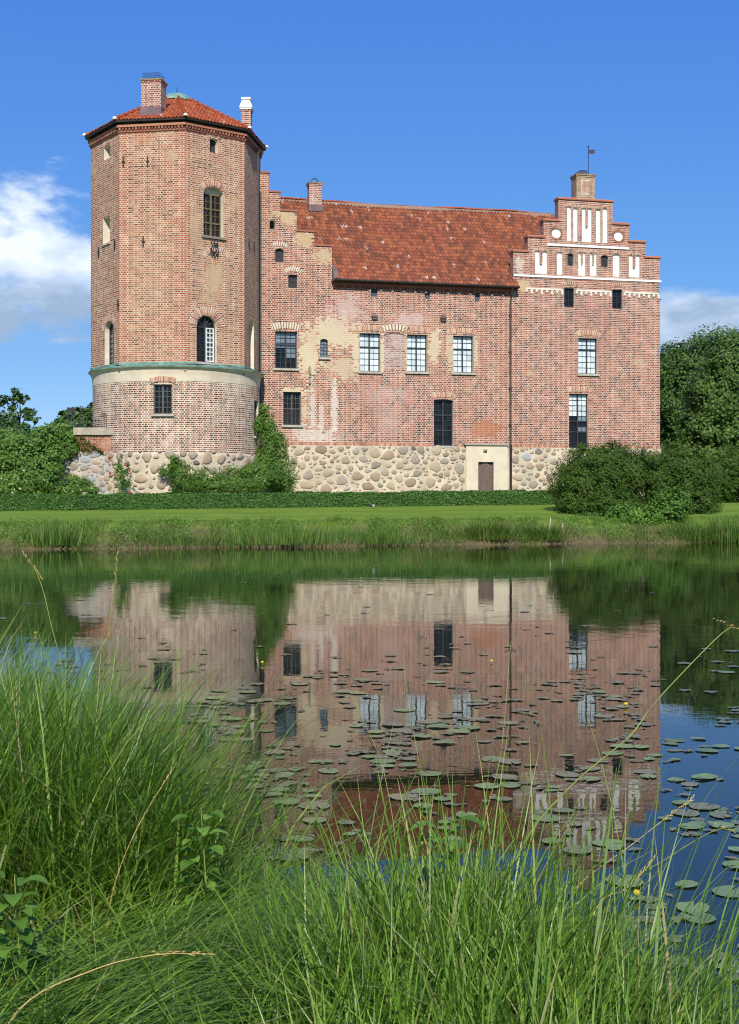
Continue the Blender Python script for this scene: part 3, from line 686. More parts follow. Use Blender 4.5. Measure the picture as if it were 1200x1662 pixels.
for r_, rise, th, n_, mt in [(wA, 0.12, 0.34, 11, 'voussoir_lime'), (wC[0], 0.12, 0.30, 16, 'voussoir'), (wC[1], 0.12, 0.30, 16, 'voussoir'), (wC[2], 0.12, 0.28, 15, 'voussoir'), (wD, 0.07, 0.26, 15, 'voussoir'),
                             (wE, 0.14, 0.30, 15, 'voussoir'), (wF, 0.10, 0.30, 15, 'voussoir'), (gwin[0], 0.12, 0.2, 9, 'dentil'), (gwin[1], 0.12, 0.2, 9, 'dentil'), (blind, 0.16, 0.30, 9, 'voussoir_lime'), (shut_sq, 0.16, 0.26, 10, 'voussoir_lime'), (shut_ar, 0.12, 0.2, 8, 'voussoir_lime')]:
    add_arch(wing, (0, 0, 0), 0, r_[0] - 0.12, r_[1] + 0.12, r_[3] + (0.0 if r_ is blind else 0.04), rise, th, n_, M[mt])
rw = random.Random(3)
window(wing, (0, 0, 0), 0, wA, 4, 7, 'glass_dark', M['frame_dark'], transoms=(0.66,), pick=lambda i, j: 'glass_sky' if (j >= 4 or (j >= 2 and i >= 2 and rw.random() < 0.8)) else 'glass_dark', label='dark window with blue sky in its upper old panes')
wb = window(wing, (0, 0, 0), 0, wB, 4, 6, 'glass_dark', M['frame_grey'], transoms=(0.5,), label='dark window with lattice grille over its lower half')
mb = MB(); u0, u1, z0, z1 = wB; zm = (z0 + z1) / 2
for k in range(-12, 14):
    for sgn in (1, -1):
        pts_ = []
        for t in np.linspace(0, 1, 2):
            pass
        a0 = u0 + k * 0.11; h_ = zm - z0 - 0.08; p = (a0, z0 + 0.04) if sgn > 0 else (a0 + h_ , z0 + 0.04); q = (a0 + h_, z0 + 0.04 + h_) if sgn > 0 else (a0, z0 + 0.04 + h_)
        def clip(p, q):
            (xa, za), (xb, zb_) = p, q
            if xb < xa: (xa, za), (xb, zb_) = (xb, zb_), (xa, za)
            if xb <= u0 + 0.05 or xa >= u1 - 0.05: return None
            sl = (zb_ - za) / (xb - xa)
            if xa < u0 + 0.05: za += sl * (u0 + 0.05 - xa); xa = u0 + 0.05
            if xb > u1 - 0.05: zb_ += sl * (u1 - 0.05 - xb); xb = u1 - 0.05
            return (xa, za), (xb, zb_)
        c_ = clip(p, q)
        if c_: mb.tube([(c_[0][0], 0.13, c_[0][1]), (c_[1][0], 0.13, c_[1][1])], 0.006, 4, cap=False)
mb.build('grille', M['frame_grey'], wb)
window(wing, (0, 0, 0), 0, wS, 2, 5, 'glass_sky', M['frame_dark'], 'seg', 0.09, depth=0.16, sill=True, mull=False, fw=0.04)
for r_ in wC: window(wing, (0, 0, 0), 0, r_, 4, 6, 'glass_blind', M['frame_dark'], transoms=(0.655,), fw=0.05, mw_=0.011)
window(wing, (0, 0, 0), 0, wD, 4, 9, 'glass_dark', M['frame_dark'], 'seg', 0.06, transoms=(0.33, 0.68), label='tall dark window above the stone plinth')
window(wing, (0, 0, 0), 0, wE, 4, 6, 'glass_blind', M['frame_dark'], transoms=(0.70,), fw=0.05, mw_=0.011)
window(wing, (0, 0, 0), 0, wF, 4, 10, 'glass_blind', M['frame_dark'], transoms=(0.30, 0.5), fw=0.05, mw_=0.013, pick=lambda i, j: 'glass_blind' if j >= 6 else 'glass_sky' if (j == 5 and i > 1) or j == 3 and i > 1 else 'glass_dark', label='tall window with white blind drawn over its upper half')
for r_ in gwin: window(wing, (0, 0, 0), 0, r_, 2, 3, 'glass_dark', M['frame_dark'], sill=False, depth=0.16, fw=0.05, mull=False)
for r_ in slits:
    mb = MB(); mb.box(r_[0], r_[1], 0.10, 0.16, r_[2], r_[3]); mb.box(r_[0] + 0.05, r_[1] - 0.05, 0.085, 0.099, r_[2] + 0.05, r_[3] - 0.03); mb.build('shutter', M['shutter_blue'], wing)
for r_, a_ in ((shut_sq, 0), (shut_ar, 1), (gsh[0], 1), (gsh[1], 1)):
    mb = MB(); pts_ = hole_pts(*r_, 'seg', 0.10) if a_ else hole_pts(*r_); mb.poly([(p[0], 0.14, p[1]) for p in pts_])
    for k in range(1, 4): u = r_[0] + (r_[1] - r_[0]) * k / 4; mb.box(u - 0.008, u + 0.008, 0.125, 0.139, r_[2], r_[3] - 0.12)
    uc, zc = (r_[0] + r_[1]) / 2, (r_[2] + r_[3]) / 2; sh = mb.build('shutter', M['shutter'], wing)
    kb = MB(); kb.tube([(uc, 0.10, zc), (uc, 0.138, zc)], 0.03, 8); kb.build('knob', M['dark_iron'], sh)
# carved corbel stones
for (x, y) in ((607.5, 514), (719, 517)):
    u, z = W(x, y); mb = MB(); mb.box(u - 0.15, u + 0.15, -0.22, 0.03, z - 0.02, z + 0.09); mb.box(u - 0.1, u + 0.1, -0.15, 0.03, z - 0.13, z - 0.021); mb.box(u - 0.05, u + 0.06, -0.16, 0.03, z + 0.091, z + 0.2); mb.build('corbel', M['stone'][3], wing)
u, z = W(502.5, 604); mb = MB(); mb.box(u - 0.05, u + 0.05, -0.16, 0.03, z - 0.28, z + 0.28); mb.box(u - 0.035, u + 0.035, -0.28, -0.161, z - 0.1, z + 0.31); mb.box(u - 0.04, u + 0.04, -0.12, 0.03, z - 0.6, z - 0.281); mb.build('wall_bracket', M['concrete'], wing)

# stone plinth
zP = av((560, 722), (820, 727)); s462, s755, s823 = W(455, 760)[0], W(755.5, 760)[0], W(822.5, 760)[0]
plinth = MB(); plinth.box(s425 - 1.0, s755, -0.07, 0.3, ZB - 0.02, zP); plinth.box(s823, sGR + 0.03, -0.07, 0.3, ZB - 0.02, zP)
plinth = plinth.build('stone_plinth', M['mortar'], wing)
pl = lambda u, z: ((u, -0.062, z), 0.0)
scatter_stones(plinth, s462, s755, 1.9, zP + 0.02, [(0.24, 0.34, 90), (0.15, 0.24, 2600), (0.09, 0.14, 2600), (0.05, 0.075, 1800)], (5, 5, 4, 0.30, 0.08), pl, gap=0.012, depth=0.075)
scatter_stones(plinth, s823 + 0.15, W(925, 760)[0], 1.9, zP + 0.02, [(0.20, 0.28, 60), (0.12, 0.2, 1200), (0.06, 0.10, 1200)], (4, 4, 4, 0.5, 0.4), pl, gap=0.012, depth=0.075)
scatter_stones(plinth, W(925, 760)[0], sGR, zP - 0.9, zP + 0.1, [(0.28, 0.40, 60), (0.14, 0.2, 100)], (4, 3, 4, 1, 1), pl)
# soldier course of bricks over the plinth
mb = MB(); u = s425 + 0.4
while u < sGR - 0.1:
    if not (s755 - 0.2 < u < s823 + 0.1) and not any(r_[0] - 0.15 < u < r_[1] + 0.1 for r_ in (wD, wF)): mb.box(u, u + 0.085, -0.02, 0.02, zP + 0.01, zP + 0.16)
    u += 0.105
mb.build('soldier_course', M['voussoir'], wing)
# plastered portal with chevron door
zL = W(789, 723)[1]; d0, d1, _, dz1 = WR(775, 750, 800, 795); mb = MB()
mb.wall([(s755 + 0.002, ZB), (s823 - 0.002, ZB), (s823 - 0.002, zL), (s755 + 0.002, zL)], [hole_pts(d0, d1, ZB + 0.05, dz1)], [0.12], 0.0, 0, 0)
for p in ((s755 + 0.002, 1), (s823 - 0.002, -1)): mb.poly([(p[0], 0, ZB), (p[0], 0.17, ZB), (p[0], 0.17, zL), (p[0], 0, zL)])
mb.build('portal_surround', M['plaster'], wing, (0, -0.16, 0))
mb = MB(); mb.box(s755 - 0.10, s823 + 0.06, -0.24, -0.002, zL + 0.002, zL + 0.07); mb.box(s755 - 0.06, s823 + 0.0, -0.20, -0.003, zL + 0.071, zL + 0.11); mb.build('portal_hood', M['stone'][2], wing)
u, z = W(785.5, 731); mb = MB(); mb.box(u - 0.09, u + 0.09, -0.26, -0.162, z - 0.06, z + 0.06); mb.box(u - 0.03, u + 0.1, -0.34, -0.261, z + 0.0, z + 0.05); mb.build('portal_lamp', M['sill'], wing)
door = MB(); door.box(d0, d1, -0.04, 0.02, ZB + 0.05, dz1); door = door.build('door', M['shutter'], wing)
uc = (d0 + d1) / 2; hw = (d1 - d0) / 2 - 0.03
z = ZB - 0.3
while z < dz1 - 0.02:
    for sgn in (-1, 1):
        a = [(uc, z), (uc + sgn * hw, z - hw * 0.75), (uc + sgn * hw, z - hw * 0.75 + 0.12), (uc, z + 0.12)]
        a = [(p[0], min(max(p[1], ZB + 0.08), dz1 - 0.03)) for p in a]
        if a[3][1] - a[0][1] < 0.02 and a[2][1] - a[1][1] < 0.02: continue
        mb = MB(); ordr = a if sgn > 0 else a[::-1]
        mb.poly([(p[0], -0.06, p[1]) for p in ordr])
        for p, q in zip(ordr, ordr[1:] + ordr[:1]): mb.poly([(q[0], -0.06, q[1]), (p[0], -0.06, p[1]), (p[0], -0.041, p[1]), (q[0], -0.041, q[1])])
        mb.build('plank', M['door_wood'], door)
    z += 0.135
mb = MB(); mb.box(d0 + 0.08, d0 + 0.2, -0.10, -0.061, 2.05, 2.09); mb.box(d0 + 0.08, d0 + 0.11, -0.09, -0.061, 1.98, 2.14); mb.build('handle', M['dark_iron'], door)
# roofs
sl_len = math.hypot(5.55, 5.75); RIDGE_Y, RIDGE_Z = 5.2, None
zr_l, zr_r = None, None
def ridge_z(px, py, yb):           # height of a point at depth yb behind the facade
    o = (P0[0] - math.sin(TH) * yb, P0[1] + math.cos(TH) * yb); return on_plane(px, py, o, TH)[1]
RIDGE_Z = (ridge_z(520, 331, RIDGE_Y) + ridge_z(850, 343, RIDGE_Y)) / 2
EY, EZ = -0.42, W(690, 462)[1] + 0.02
run, rise_ = RIDGE_Y - EY, RIDGE_Z - EZ; sl_len = math.hypot(run, rise_); vd = Vector((0, run / sl_len, rise_ / sl_len)); nd = Vector((0, -rise_ / sl_len, run / sl_len))
rowh = 0.33; nrow = int(sl_len / rowh); rowh = sl_len / nrow
s838 = W(839, 466)[0]; gmid = (sGL + sGR) / 2
SAG = lambda s_: 0.05 * math.sin(s_ * 0.55) + 0.02 * math.sin(s_ * 1.9)
def rr_main(i):
    y = EY + (i + 0.2) * rowh * vd.y
    return (s539 + 0.02, s838) if y < 0.62 else (s425 - 0.5, min(gmid, sGL - 0.05 + (y - 0.6) * 1.2))
mb = MB(); tile_slope(mb, (0, EY, EZ), (1, 0, 0), vd, nd, nrow, rowh, rr_main, 0.205, 0.040, 5, 6)
mb.v = [(p[0], p[1], p[2] + SAG(p[0]) * min(1.0, max(0.0, (p[2] - EZ) / 2.0))) for p in mb.v]
rf = mb.build('roof', M['tile_old'], wing, smooth=False); rf['kind'] = 'stuff'; rf['label'] = 'weathered red clay pantile slope with pale lichen spots'
mb = MB(); mb.poly([(s425 - 0.5, 0.7, EZ + 0.95 * (0.7 - EY) * rise_ / run - 0.05), (gmid, 0.7, EZ + 0.95 * (0.7 - EY) * rise_ / run - 0.05), (gmid, RIDGE_Y, RIDGE_Z - 0.05), (s425 - 0.5, RIDGE_Y, RIDGE_Z - 0.05)])
mb.poly([(s425 - 0.5, RIDGE_Y, RIDGE_Z), (gmid, RIDGE_Y, RIDGE_Z), (gmid, DB + 0.4, EZ), (s425 - 0.5, DB + 0.4, EZ)])
def gable_roof(sc, half, zt, ze):
    for sg in (-1, 1): mb.poly([(sc, 0.56, zt), (sc + sg * half, 0.56, ze), (sc + sg * half, DB + 0.3, ze), (sc, DB + 0.3, zt)])
gable_roof(gmid, (sGR - sGL) / 2 + 0.35, gs[2][1] + 0.5, W(1075, 484)[1]); gable_roof(s425, s539 - s425 + 0.1, lst[3][1] - 0.4, ZE)
mb.build('roof_slope', M['tile_new'], wing)
# ridge tiles with mortar bed
mb = MB(); s_ = W(455, 328)[0] - 2.0; k = 0
while s_ < gmid - 0.2:
    L = 0.36; r0, r1 = 0.115, 0.10
    for i in range(6):
        t0, t1 = math.pi * i / 6, math.pi * (i + 1) / 6
        P = lambda s, r, t: (s, RIDGE_Y + r * math.cos(t), RIDGE_Z + 0.02 + r * math.sin(t) * 0.9)
        mb.poly([P(s_, r0, t0), P(s_ + L + 0.04, r1, t0), P(s_ + L + 0.04, r1, t1), P(s_, r0, t1)][::-1], 0, [(k + .5, 90.5)] * 4)
    s_ += L; k += 1
mb.v = [(p[0], p[1], p[2] + SAG(p[0])) for p in mb.v]; mb.build('ridge', M['tile_new'], wing)
mb = MB(); mb.box(W(455, 328)[0] - 2, gmid - 0.2, RIDGE_Y - 0.17, RIDGE_Y - 0.02, RIDGE_Z - 0.16, RIDGE_Z + 0.0); mb.build('ridge_mortar', M['stone'][0], wing)
# gutter, corbelled eaves frieze, downpipe
mb = MB(); mb.box(s539 + 0.02, s838 - 0.02, EY + 0.02, -0.003, EZ - 0.10, EZ - 0.03); mb.build('eaves_board', M['gutter'], wing)
mb = MB(); mb.tube([(s539, EY - 0.03, EZ - 0.02), (s838, EY - 0.03, EZ - 0.03)], 0.065, 8); mb.build('gutter', M['gutter'], wing)
mb = MB(); mb.box(s539 + 0.03, sGL, -0.16, -0.002, EZ - 0.24, EZ - 0.102); u = s539 + 0.05
while u < sGL - 0.1:
    mb.box(u, u + 0.10, -0.12, -0.002, EZ - 0.38, EZ - 0.242); mb.box(u + 0.1, u + 0.2, -0.07, -0.002, EZ - 0.30, EZ - 0.243); u += 0.2
mb.build('eaves_frieze', M['dentil'], wing)
mb = MB(); u = s539 + 2.0
while u < sGL - 0.1: mb.lathe([(0.0, -0.03), (0.07, 0.0), (0.0, 0.04)], 8, 0, c=(u, -0.03)) if False else mb.box(u, u + 0.12, -0.045, 0.01, EZ - 0.47, EZ - 0.385); u += 0.62
mb.build('lime_knobs', M['white'], wing)
vg = MB(); vg.poly([(s539 - 0.0, -0.42, EZ - 0.05), (s539, 0.0, EZ - 0.05), (s539, 0.0, EZ + 0.75), (s539, -0.40, EZ + 0.10)]); vg.box(s539 - 0.03, s539 + 0.03, -0.44, 0.0, EZ - 0.08, EZ + 0.06)
vg.poly([(s539 + 0.01, -0.42, EZ + 0.06), (s539 + 0.30, -0.40, EZ + 0.10), (s539 + 0.22, -0.03, EZ + 0.75), (s539 + 0.01, -0.03, EZ + 0.85)]); vg.build('verge_flashing', M['lead'], wing)
sp = W(828, 600)[0]; mb = MB(); mb.tube([(sp, EY - 0.02, EZ - 0.06), (sp - 0.0, -0.28, EZ - 0.35), (sp, -0.10, EZ - 0.75), (sp, -0.10, zP + 0.1)], 0.05, 8)
for z in np.arange(zP + 1.2, EZ - 1, 2.0): mb.box(sp - 0.08, sp + 0.08, -0.13, 0.0, z, z + 0.05)
mb.build('downpipe', M['pipe'], wing)
mb = MB(); mb.tube([(sp, -0.13, zP + 0.12), (sp, -0.13, 1.2)], 0.07, 8); mb.build('downpipe_foot', M['gutter'], wing)
mb = MB(); mb.tube([(W(421.5, 600)[0] + 0.05, -0.07, ZB + 1), (W(421.5, 600)[0] + 0.05, -0.07, lst[4][1] - 1)], 0.04, 6); mb.build('downpipe', M['frame_grey'], wing)
# chimneys of the wing
def chimney(parent, name, loc, rz, w, d, z0, z1, mat, cap=0.06, cage=None, flash=None, capmat='moss_cap', label=None):
    mb = MB(); mb.box(-w / 2, w / 2, -d / 2, d / 2, z0, z1 - 0.16); mb.box(-w / 2 - cap * .5, w / 2 + cap * .5, -d / 2 - cap * .5, d / 2 + cap * .5, z1 - 0.158, z1 - 0.08)
    ch = mb.build(name, mat, parent, loc, (0, 0, rz)); 
    if label: ch['label'] = label
    mb = MB(); mb.box(-w / 2 - cap, w / 2 + cap, -d / 2 - cap, d / 2 + cap, z1 - 0.078, z1); mb.build('cap', M[capmat], ch)
    if flash: mb = MB(); mb.box(-w / 2 - 0.05, w / 2 + 0.05, -d / 2 - 0.06, d / 2 + 0.05, flash[0], flash[1]); mb.build('flashing', M['lead'], ch)
    if cage:
        x0, x1, h = cage; mb = MB(); r_ = 0.012; yy = d / 2 - 0.05
        for x in np.linspace(x0, x1, 9): mb.tube([(x, -yy, z1), (x, -yy, z1 + h)], r_, 4); mb.tube([(x, yy, z1), (x, yy, z1 + h)], r_, 4)
        for z in (z1 + h * 0.5, z1 + h): mb.tube([(x0, -yy, z), (x1, -yy, z), (x1, yy, z), (x0, yy, z), (x0, -yy, z)], r_, 4)
        for x in np.linspace(x0, x1, 9): mb.tube([(x, -yy, z1 + h), (x, yy, z1 + h)], r_ * .8, 4)
        mb.build('wire_cage', M['frame_grey'], ch)
    return ch
M['brick_ch'] = brick_mat('chimney_bricks', PAL_RED, (0.66, 0.56, 0.46), 0, (), 0.15, mort=0.02, seed=0.11)
M['brick_chg'] = brick_mat('old_chimney_bricks', [(0, (0.07, 0.05, 0.04)), (0.4, (0.26, 0.12, 0.07)), (1, (0.45, 0.27, 0.15))], (0.52, 0.44, 0.32), 0, (), 0.2, mort=0.018, seed=0.2)
yb = 4.6; o_ = (P0[0] - math.sin(TH) * yb, P0[1] + math.cos(TH) * yb)
u_, zt_ = on_plane(511, 298, o_, TH)
ch = chimney(wing, 'chimney', (u_, yb, 0), 0, 0.72, 0.6, RIDGE_Z - 0.9, zt_, M['brick_ch'], 0.07, None, (RIDGE_Z - 0.75, RIDGE_Z - 0.38))
mb = MB()
for k in range(7):
    a = math.pi * k / 6; mb.tube([(0.22 * math.cos(a), -0.1, zt_ + 0.3 * math.sin(a)), (0.22 * math.cos(a), 0.2, zt_ + 0.3 * math.sin(a))], 0.012, 4)
for y in (-0.1, 0.05, 0.2): mb.tube([(0.22 * math.cos(math.pi * k / 8), y, zt_ + 0.3 * math.sin(math.pi * k / 8)) for k in range(9)], 0.012, 4)
mb.build('wire_cage', M['frame_grey'], ch)
u_ = W(950.5, 300)[0]; zt_ = W(950, 283)[1]
ch = chimney(wing, 'chimney', (u_, 0.33, 0), 0, 1.10, 0.75, gs[3][1] + 0.01, zt_, M['brick_chg'], 0.06, (-0.3, 0.12, 0.22), None, label='gable chimney with herringbone brick panel')
mb = MB(); zc = (gs[3][1] + zt_) / 2 + 0.02
for k in range(7):
    for j in range(4):
        x = -0.19 + j * 0.125; sg = 1 if j % 2 else -1; z = zc - 0.33 + k * 0.105
        mb.box(-0.075, 0.075, -0.4, -0.36, -0.022, 0.022, 0, Matrix.Translation((x, 0, z)) @ Matrix.Rotation(sg * 0.72, 4, 'Y'))
mb.build('herringbone_panel', M['voussoir'], ch)
mb = MB(); mb.box(-0.27, 0.24, -0.379, -0.37, zc - 0.42, zc + 0.40); mb.build('panel_mortar', M['reveal'], ch)
vane = thing('weather_vane', 'dark iron weather vane flag on the gable chimney', 'vane', tuple(wing.matrix_basis @ Vector((0, 0, 0))), 0)
wm_ = Matrix.Translation((P0[0], P0[1], 0)) @ Matrix.Rotation(TH, 4, 'Z'); vane.location = wm_ @ Vector((W(958.5, 280)[0], 0.3, zt_)); hv = W(958, 237)[1] - zt_
mb = MB(); mb.tube([(0, 0, -0.02), (0, 0, hv)], 0.022, 6); mb.build('pole', M['dark_iron'], vane)
mb = MB(); mb.lathe([(0.0, hv), (0.045, hv + 0.03), (0.05, hv + 0.06), (0.0, hv + 0.11)], 8); mb.build('finial', M['dark_iron'], vane)
mb = MB(); mb.box(0.03, 0.33, -0.008, 0.008, hv - 0.34, hv - 0.12); mb.poly([(0.33, -0.008, hv - 0.34), (0.40, -0.008, hv - 0.30), (0.33, -0.008, hv - 0.24)]); mb.poly([(0.33, -0.008, hv - 0.22), (0.40, -0.008, hv - 0.16), (0.33, -0.008, hv - 0.12)]); mb.build('flag', M['flag'], vane)

# ================================================================== THE TOWER
TC = ((287.5 - 600) / F * 66.5, 66.5); RW, RE = 4.33, 4.62; AP = RW * math.cos(math.pi / 8); HWD = RW * math.sin(math.pi / 8)
tower = thing('brick_tower', 'octagonal brick tower on a round drum with red tiled roof', 'tower', (TC[0], TC[1], 0))
def fangle(k): return R(-9.0 + 45 * k)
def face_o(k): a = fangle(k); return (TC[0] + math.sin(a) * AP, TC[1] - math.cos(a) * AP)
def TF(k, l, t, r, b):
    a, o = fangle(k), face_o(k); cx, cy = (l + r) / 2, (t + b) / 2
    return on_plane(l, cy, o, a)[0], on_plane(r, cy, o, a)[0], on_plane(cx, b, o, a)[1], on_plane(cx, t, o, a)[1]
def floc(k): a = fangle(k); return (math.sin(a) * AP, -math.cos(a) * AP, 0)
ZC0, ZC1, ZEV = 7.55, 8.42, 20.05            # drum band, cornice top, eave
fh = {k: [] for k in range(8)}
f1_small, f1_big, f1_low = TF(1, 341, 224, 354, 248), TF(1, 330.5, 303, 363, 384), TF(1, 319.5, 512, 352, 588)
fl_small, fl_mid, fl_low = TF(-1, 169, 235, 179, 258), TF(-1, 167.5, 352, 178.5, 395), TF(-1, 170, 521, 185, 597)
fr_low = TF(2, 401, 517, 411.5, 598)
fr_low = (-0.75, 0.25, fr_low[2], fr_low[3])
fl_low = ((fl_low[0] + fl_low[1]) / 2 - 0.52, (fl_low[0] + fl_low[1]) / 2 + 0.52, fl_low[2], fl_low[3])
fh[1] = [(f1_small, 'seg', 0.10), (f1_big, 'seg', 0.28), (f1_low, 'round', 0)]
fh[7] = [(fl_small, 'seg', 0.1), (fl_mid, 'flat', 0), (fl_low, 'round', 0)]
fh[2] = [(fr_low, 'round', 0)]
tp = []
def TP(k, l, t, r, b, c, s_):
    u0, u1, z0, z1 = TF(k, l, t, r, b); tp.append(((u0 + u1) / 2 + k * 5.0, (z0 + z1) / 2, abs(u1 - u0) / 2, abs(z1 - z0) / 2, c, s_))
TP(0, 200, 330, 298, 560, OCHRE, 0.02); TP(1, 305, 330, 330, 405, OCHRE, 0.35); TP(1, 330, 420, 364, 488, OCHRE, 0.7); TP(1, 364, 318, 396, 342, OCHRE, 0.4); TP(1, 320, 470, 348, 496, OCHRE, 0.35); TP(0, 215, 205, 245, 236, ORANGE, 0.3); TP(0, 270, 240, 290, 262, OCHRE, 0.6)
M['brick_tower'] = brick_mat('tower_bricks', PAL_TOWER, (0.70, 0.58, 0.41), 0, tp, 0.0, mort=0.0175, seed=0.07, quoin=HWD - 0.26)
M['brick_drum'] = brick_mat('drum_bricks', PAL_RED, (0.80, 0.69, 0.53), 1.0, [], 0.25, 8, 0.020, seed=0.17, cover=0.30)
mb = MB()
for k in range(8):
    a = fangle(k); mb.T = Matrix.Translation(floc(k)) @ Matrix.Rotation(a, 4, 'Z'); mb.uo = k * 5.0
    hs_ = [hole_pts(*r_, ar, ri) for r_, ar, ri in fh[k]]
    bk = [(1 if k == 2 else None) for _ in hs_]
    if k == 7: bk = [None, 1, None]
    mb.wall([(-HWD, ZC1 - 0.4), (HWD, ZC1 - 0.4), (HWD, ZEV), (-HWD, ZEV)], hs_, [0.45] * len(hs_), 0, 0, 1, bk)
mb.build('wall', [M['brick_tower'], M['reveal']], tower)
# corner bricks of darker red, irregular quoins
L1, A1 = floc(1), fangle(1)
window(tower, L1, A1, (f1_big[0], f1_big[1], f1_big[2], f1_big[3] - 0.32), 4, 6, 'glass_dark', M['frame_brown'], depth=0.32, transoms=(0.32, 0.66), mw_=0.022, label='tall arched window with brown mullions and casements')
mb = MB(); pts_ = [p for p in hole_pts(*f1_big, 'seg', 0.28)[2:]]; mb.poly([(p[0], 0.30, p[1]) for p in pts_] + [(f1_big[0], 0.30, f1_big[3] - 0.32), (f1_big[1], 0.30, f1_big[3] - 0.32)]); mb.build('arch_infill', M['reveal'], tower, L1, (0, 0, A1))
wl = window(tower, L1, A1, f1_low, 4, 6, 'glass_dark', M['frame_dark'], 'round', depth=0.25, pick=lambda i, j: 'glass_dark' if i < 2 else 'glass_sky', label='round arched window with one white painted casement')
u0, u1, z0, z1 = f1_low; uc = (u0 + u1) / 2; zs = z1 - (u1 - u0) / 2; mb = MB()
for u in (uc + 0.07, u1 - 0.09): mb.box(u - 0.03, u + 0.03, 0.17, 0.198, z0 + 0.06, zs - 0.02)
for z in np.linspace(z0 + 0.08, zs - 0.05, 8): mb.box(uc + 0.101, u1 - 0.121, 0.172, 0.196, z - 0.02, z + 0.02)
mb.box((uc + u1) / 2 - 0.018, (uc + u1) / 2 + 0.018, 0.174, 0.194, z0 + 0.06, zs - 0.02); mb.build('white_casement', M['frame_white'], wl)
mb = MB()
for t in (30, 60, 90, 120, 150): mb.tube([(uc, 0.235, zs), (uc + (uc - u0) * 0.93 * math.cos(R(t)), 0.235, zs + (uc - u0) * 0.93 * math.sin(R(t)))], 0.012, 4)
mb.build('fan_bars', M['frame_grey'], wl)
mb = MB(); mb.poly([(p[0], 0.3, p[1]) for p in hole_pts(*f1_small, 'seg', 0.1)]); mb.box(f1_small[0], f1_small[1], 0.26, 0.299, f1_small[2], f1_small[2] + 0.05); mb.build('shutter', M['shutter'], tower, L1, (0, 0, A1))
add_arch(tower, L1, A1, f1_small[0] - 0.06, f1_small[1] + 0.06, f1_small[3] - 0.06, 0.12, 0.22, 9, M['voussoir']); add_arch(tower, L1, A1, f1_big[0] - 0.06, f1_big[1] + 0.06, f1_big[3] - 0.25, 0.28, 0.28, 16, M['voussoir'])
add_arch(tower, L1, A1, f1_low[0] - 0.04, f1_low[1] + 0.04, zs + 0.02, (u1 - u0) / 2 * 1.0, 0.42, 24, M['voussoir'])
le = TF(1, 333, 402, 370, 422); add_arch(tower, L1, A1, le[0], le[1], le[2], 0.42, 0.26, 18, M['voussoir'], 0.012)
L7, A7 = floc(7), fangle(7)
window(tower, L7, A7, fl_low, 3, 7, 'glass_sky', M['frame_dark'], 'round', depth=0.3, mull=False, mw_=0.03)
mb = MB(); mb.poly([(p[0], 0.4, p[1]) for p in hole_pts(*fl_small, 'seg', 0.1)]); mb.build('shutter', M['shutter'], tower, L7, (0, 0, A7))
add_arch(tower, L7, A7, fl_low[0] - 0.04, fl_low[1] + 0.04, fl_low[3] - 0.5, 0.5, 0.34, 20, M['voussoir'], 0.015)
add_arch(tower, L7, A7, fl_small[0] - 0.06, fl_small[1] + 0.06, fl_small[3] - 0.08, 0.12, 0.22, 8, M['voussoir'], 0.015)
for (r_, kk) in ((fl_mid, 7),): mb = MB(); mb.box(r_[0] - 0.06, r_[1] + 0.06, -0.06, 0.3, r_[2] - 0.09, r_[2] - 0.004); mb.build('sill', M['sill'], tower, L7, (0, 0, A7))
mb = MB(); mb.box(f1_big[0] - 0.1, f1_big[1] + 0.1, -0.1, 0.0, f1_big[2] - 0.1, f1_big[2] - 0.005); mb.build('sill', M['sill'], tower, L1, (0, 0, A1))
# iron wall anchors
for (k, x, y) in ((0, 240, 262), (0, 200.5, 263), (7, 187, 397), (0, 233, 392), (2, 404, 397), (7, 161, 410), (7, 192.5, 495), (2, 412, 400)):
    u, z = on_plane(x, y, face_o(k), fangle(k)); mb = MB(); mb.box(u - 0.022, u + 0.022, -0.05, 0.0, z - 0.26, z + 0.26); mb.box(u - 0.08, u + 0.08, -0.04, 0.0, z - 0.02, z + 0.03)
    mb.build('wall_anchor', M['dark_iron'], tower, floc(k), (0, 0, fangle(k)))
# forged monogram under the window
u, z = on_plane(347.5, 406, face_o(1), A1); mb = MB()
for sg in (-1, 1):
    mb.tube([(u + sg * 0.10, -0.07, z + 0.30), (u + sg * 0.22, -0.07, z + 0.05), (u + sg * 0.12, -0.07, z - 0.18), (u + sg * 0.16, -0.07, z - 0.34)], 0.026, 5); mb.tube([(u + sg * 0.05, -0.07, z + 0.2), (u + sg * 0.12, -0.07, z - 0.1), (u, -0.07, z - 0.36)], 0.022, 5)
for zz, w_ in ((0.30, 0.2), (0.22, 0.14), (-0.12, 0.24), (-0.2, 0.24)): mb.tube([(u - w_, -0.07, z + zz), (u + w_, -0.07, z + zz)], 0.024, 5)
for dx_ in (-0.15, 0, 0.15): mb.tube([(u + dx_, -0.07, z + 0.3), (u + dx_, -0.07, z + 0.42)], 0.03, 5)
mb.tube([(u, -0.07, z - 0.1), (u, 0.0, z - 0.1)], 0.03, 5); mb.build('forged_emblem', M['dark_iron'], tower, L1, (0, 0, A1))
# quoins
for k in range(8):
    a = R(-17.5 + 22.5 + 45 * k); mb = MB(); mb.T = Matrix.Rotation(a, 4, 'Z'); z = ZC1
    rq = random.Random(k)
    if 3 <= k <= 5: continue
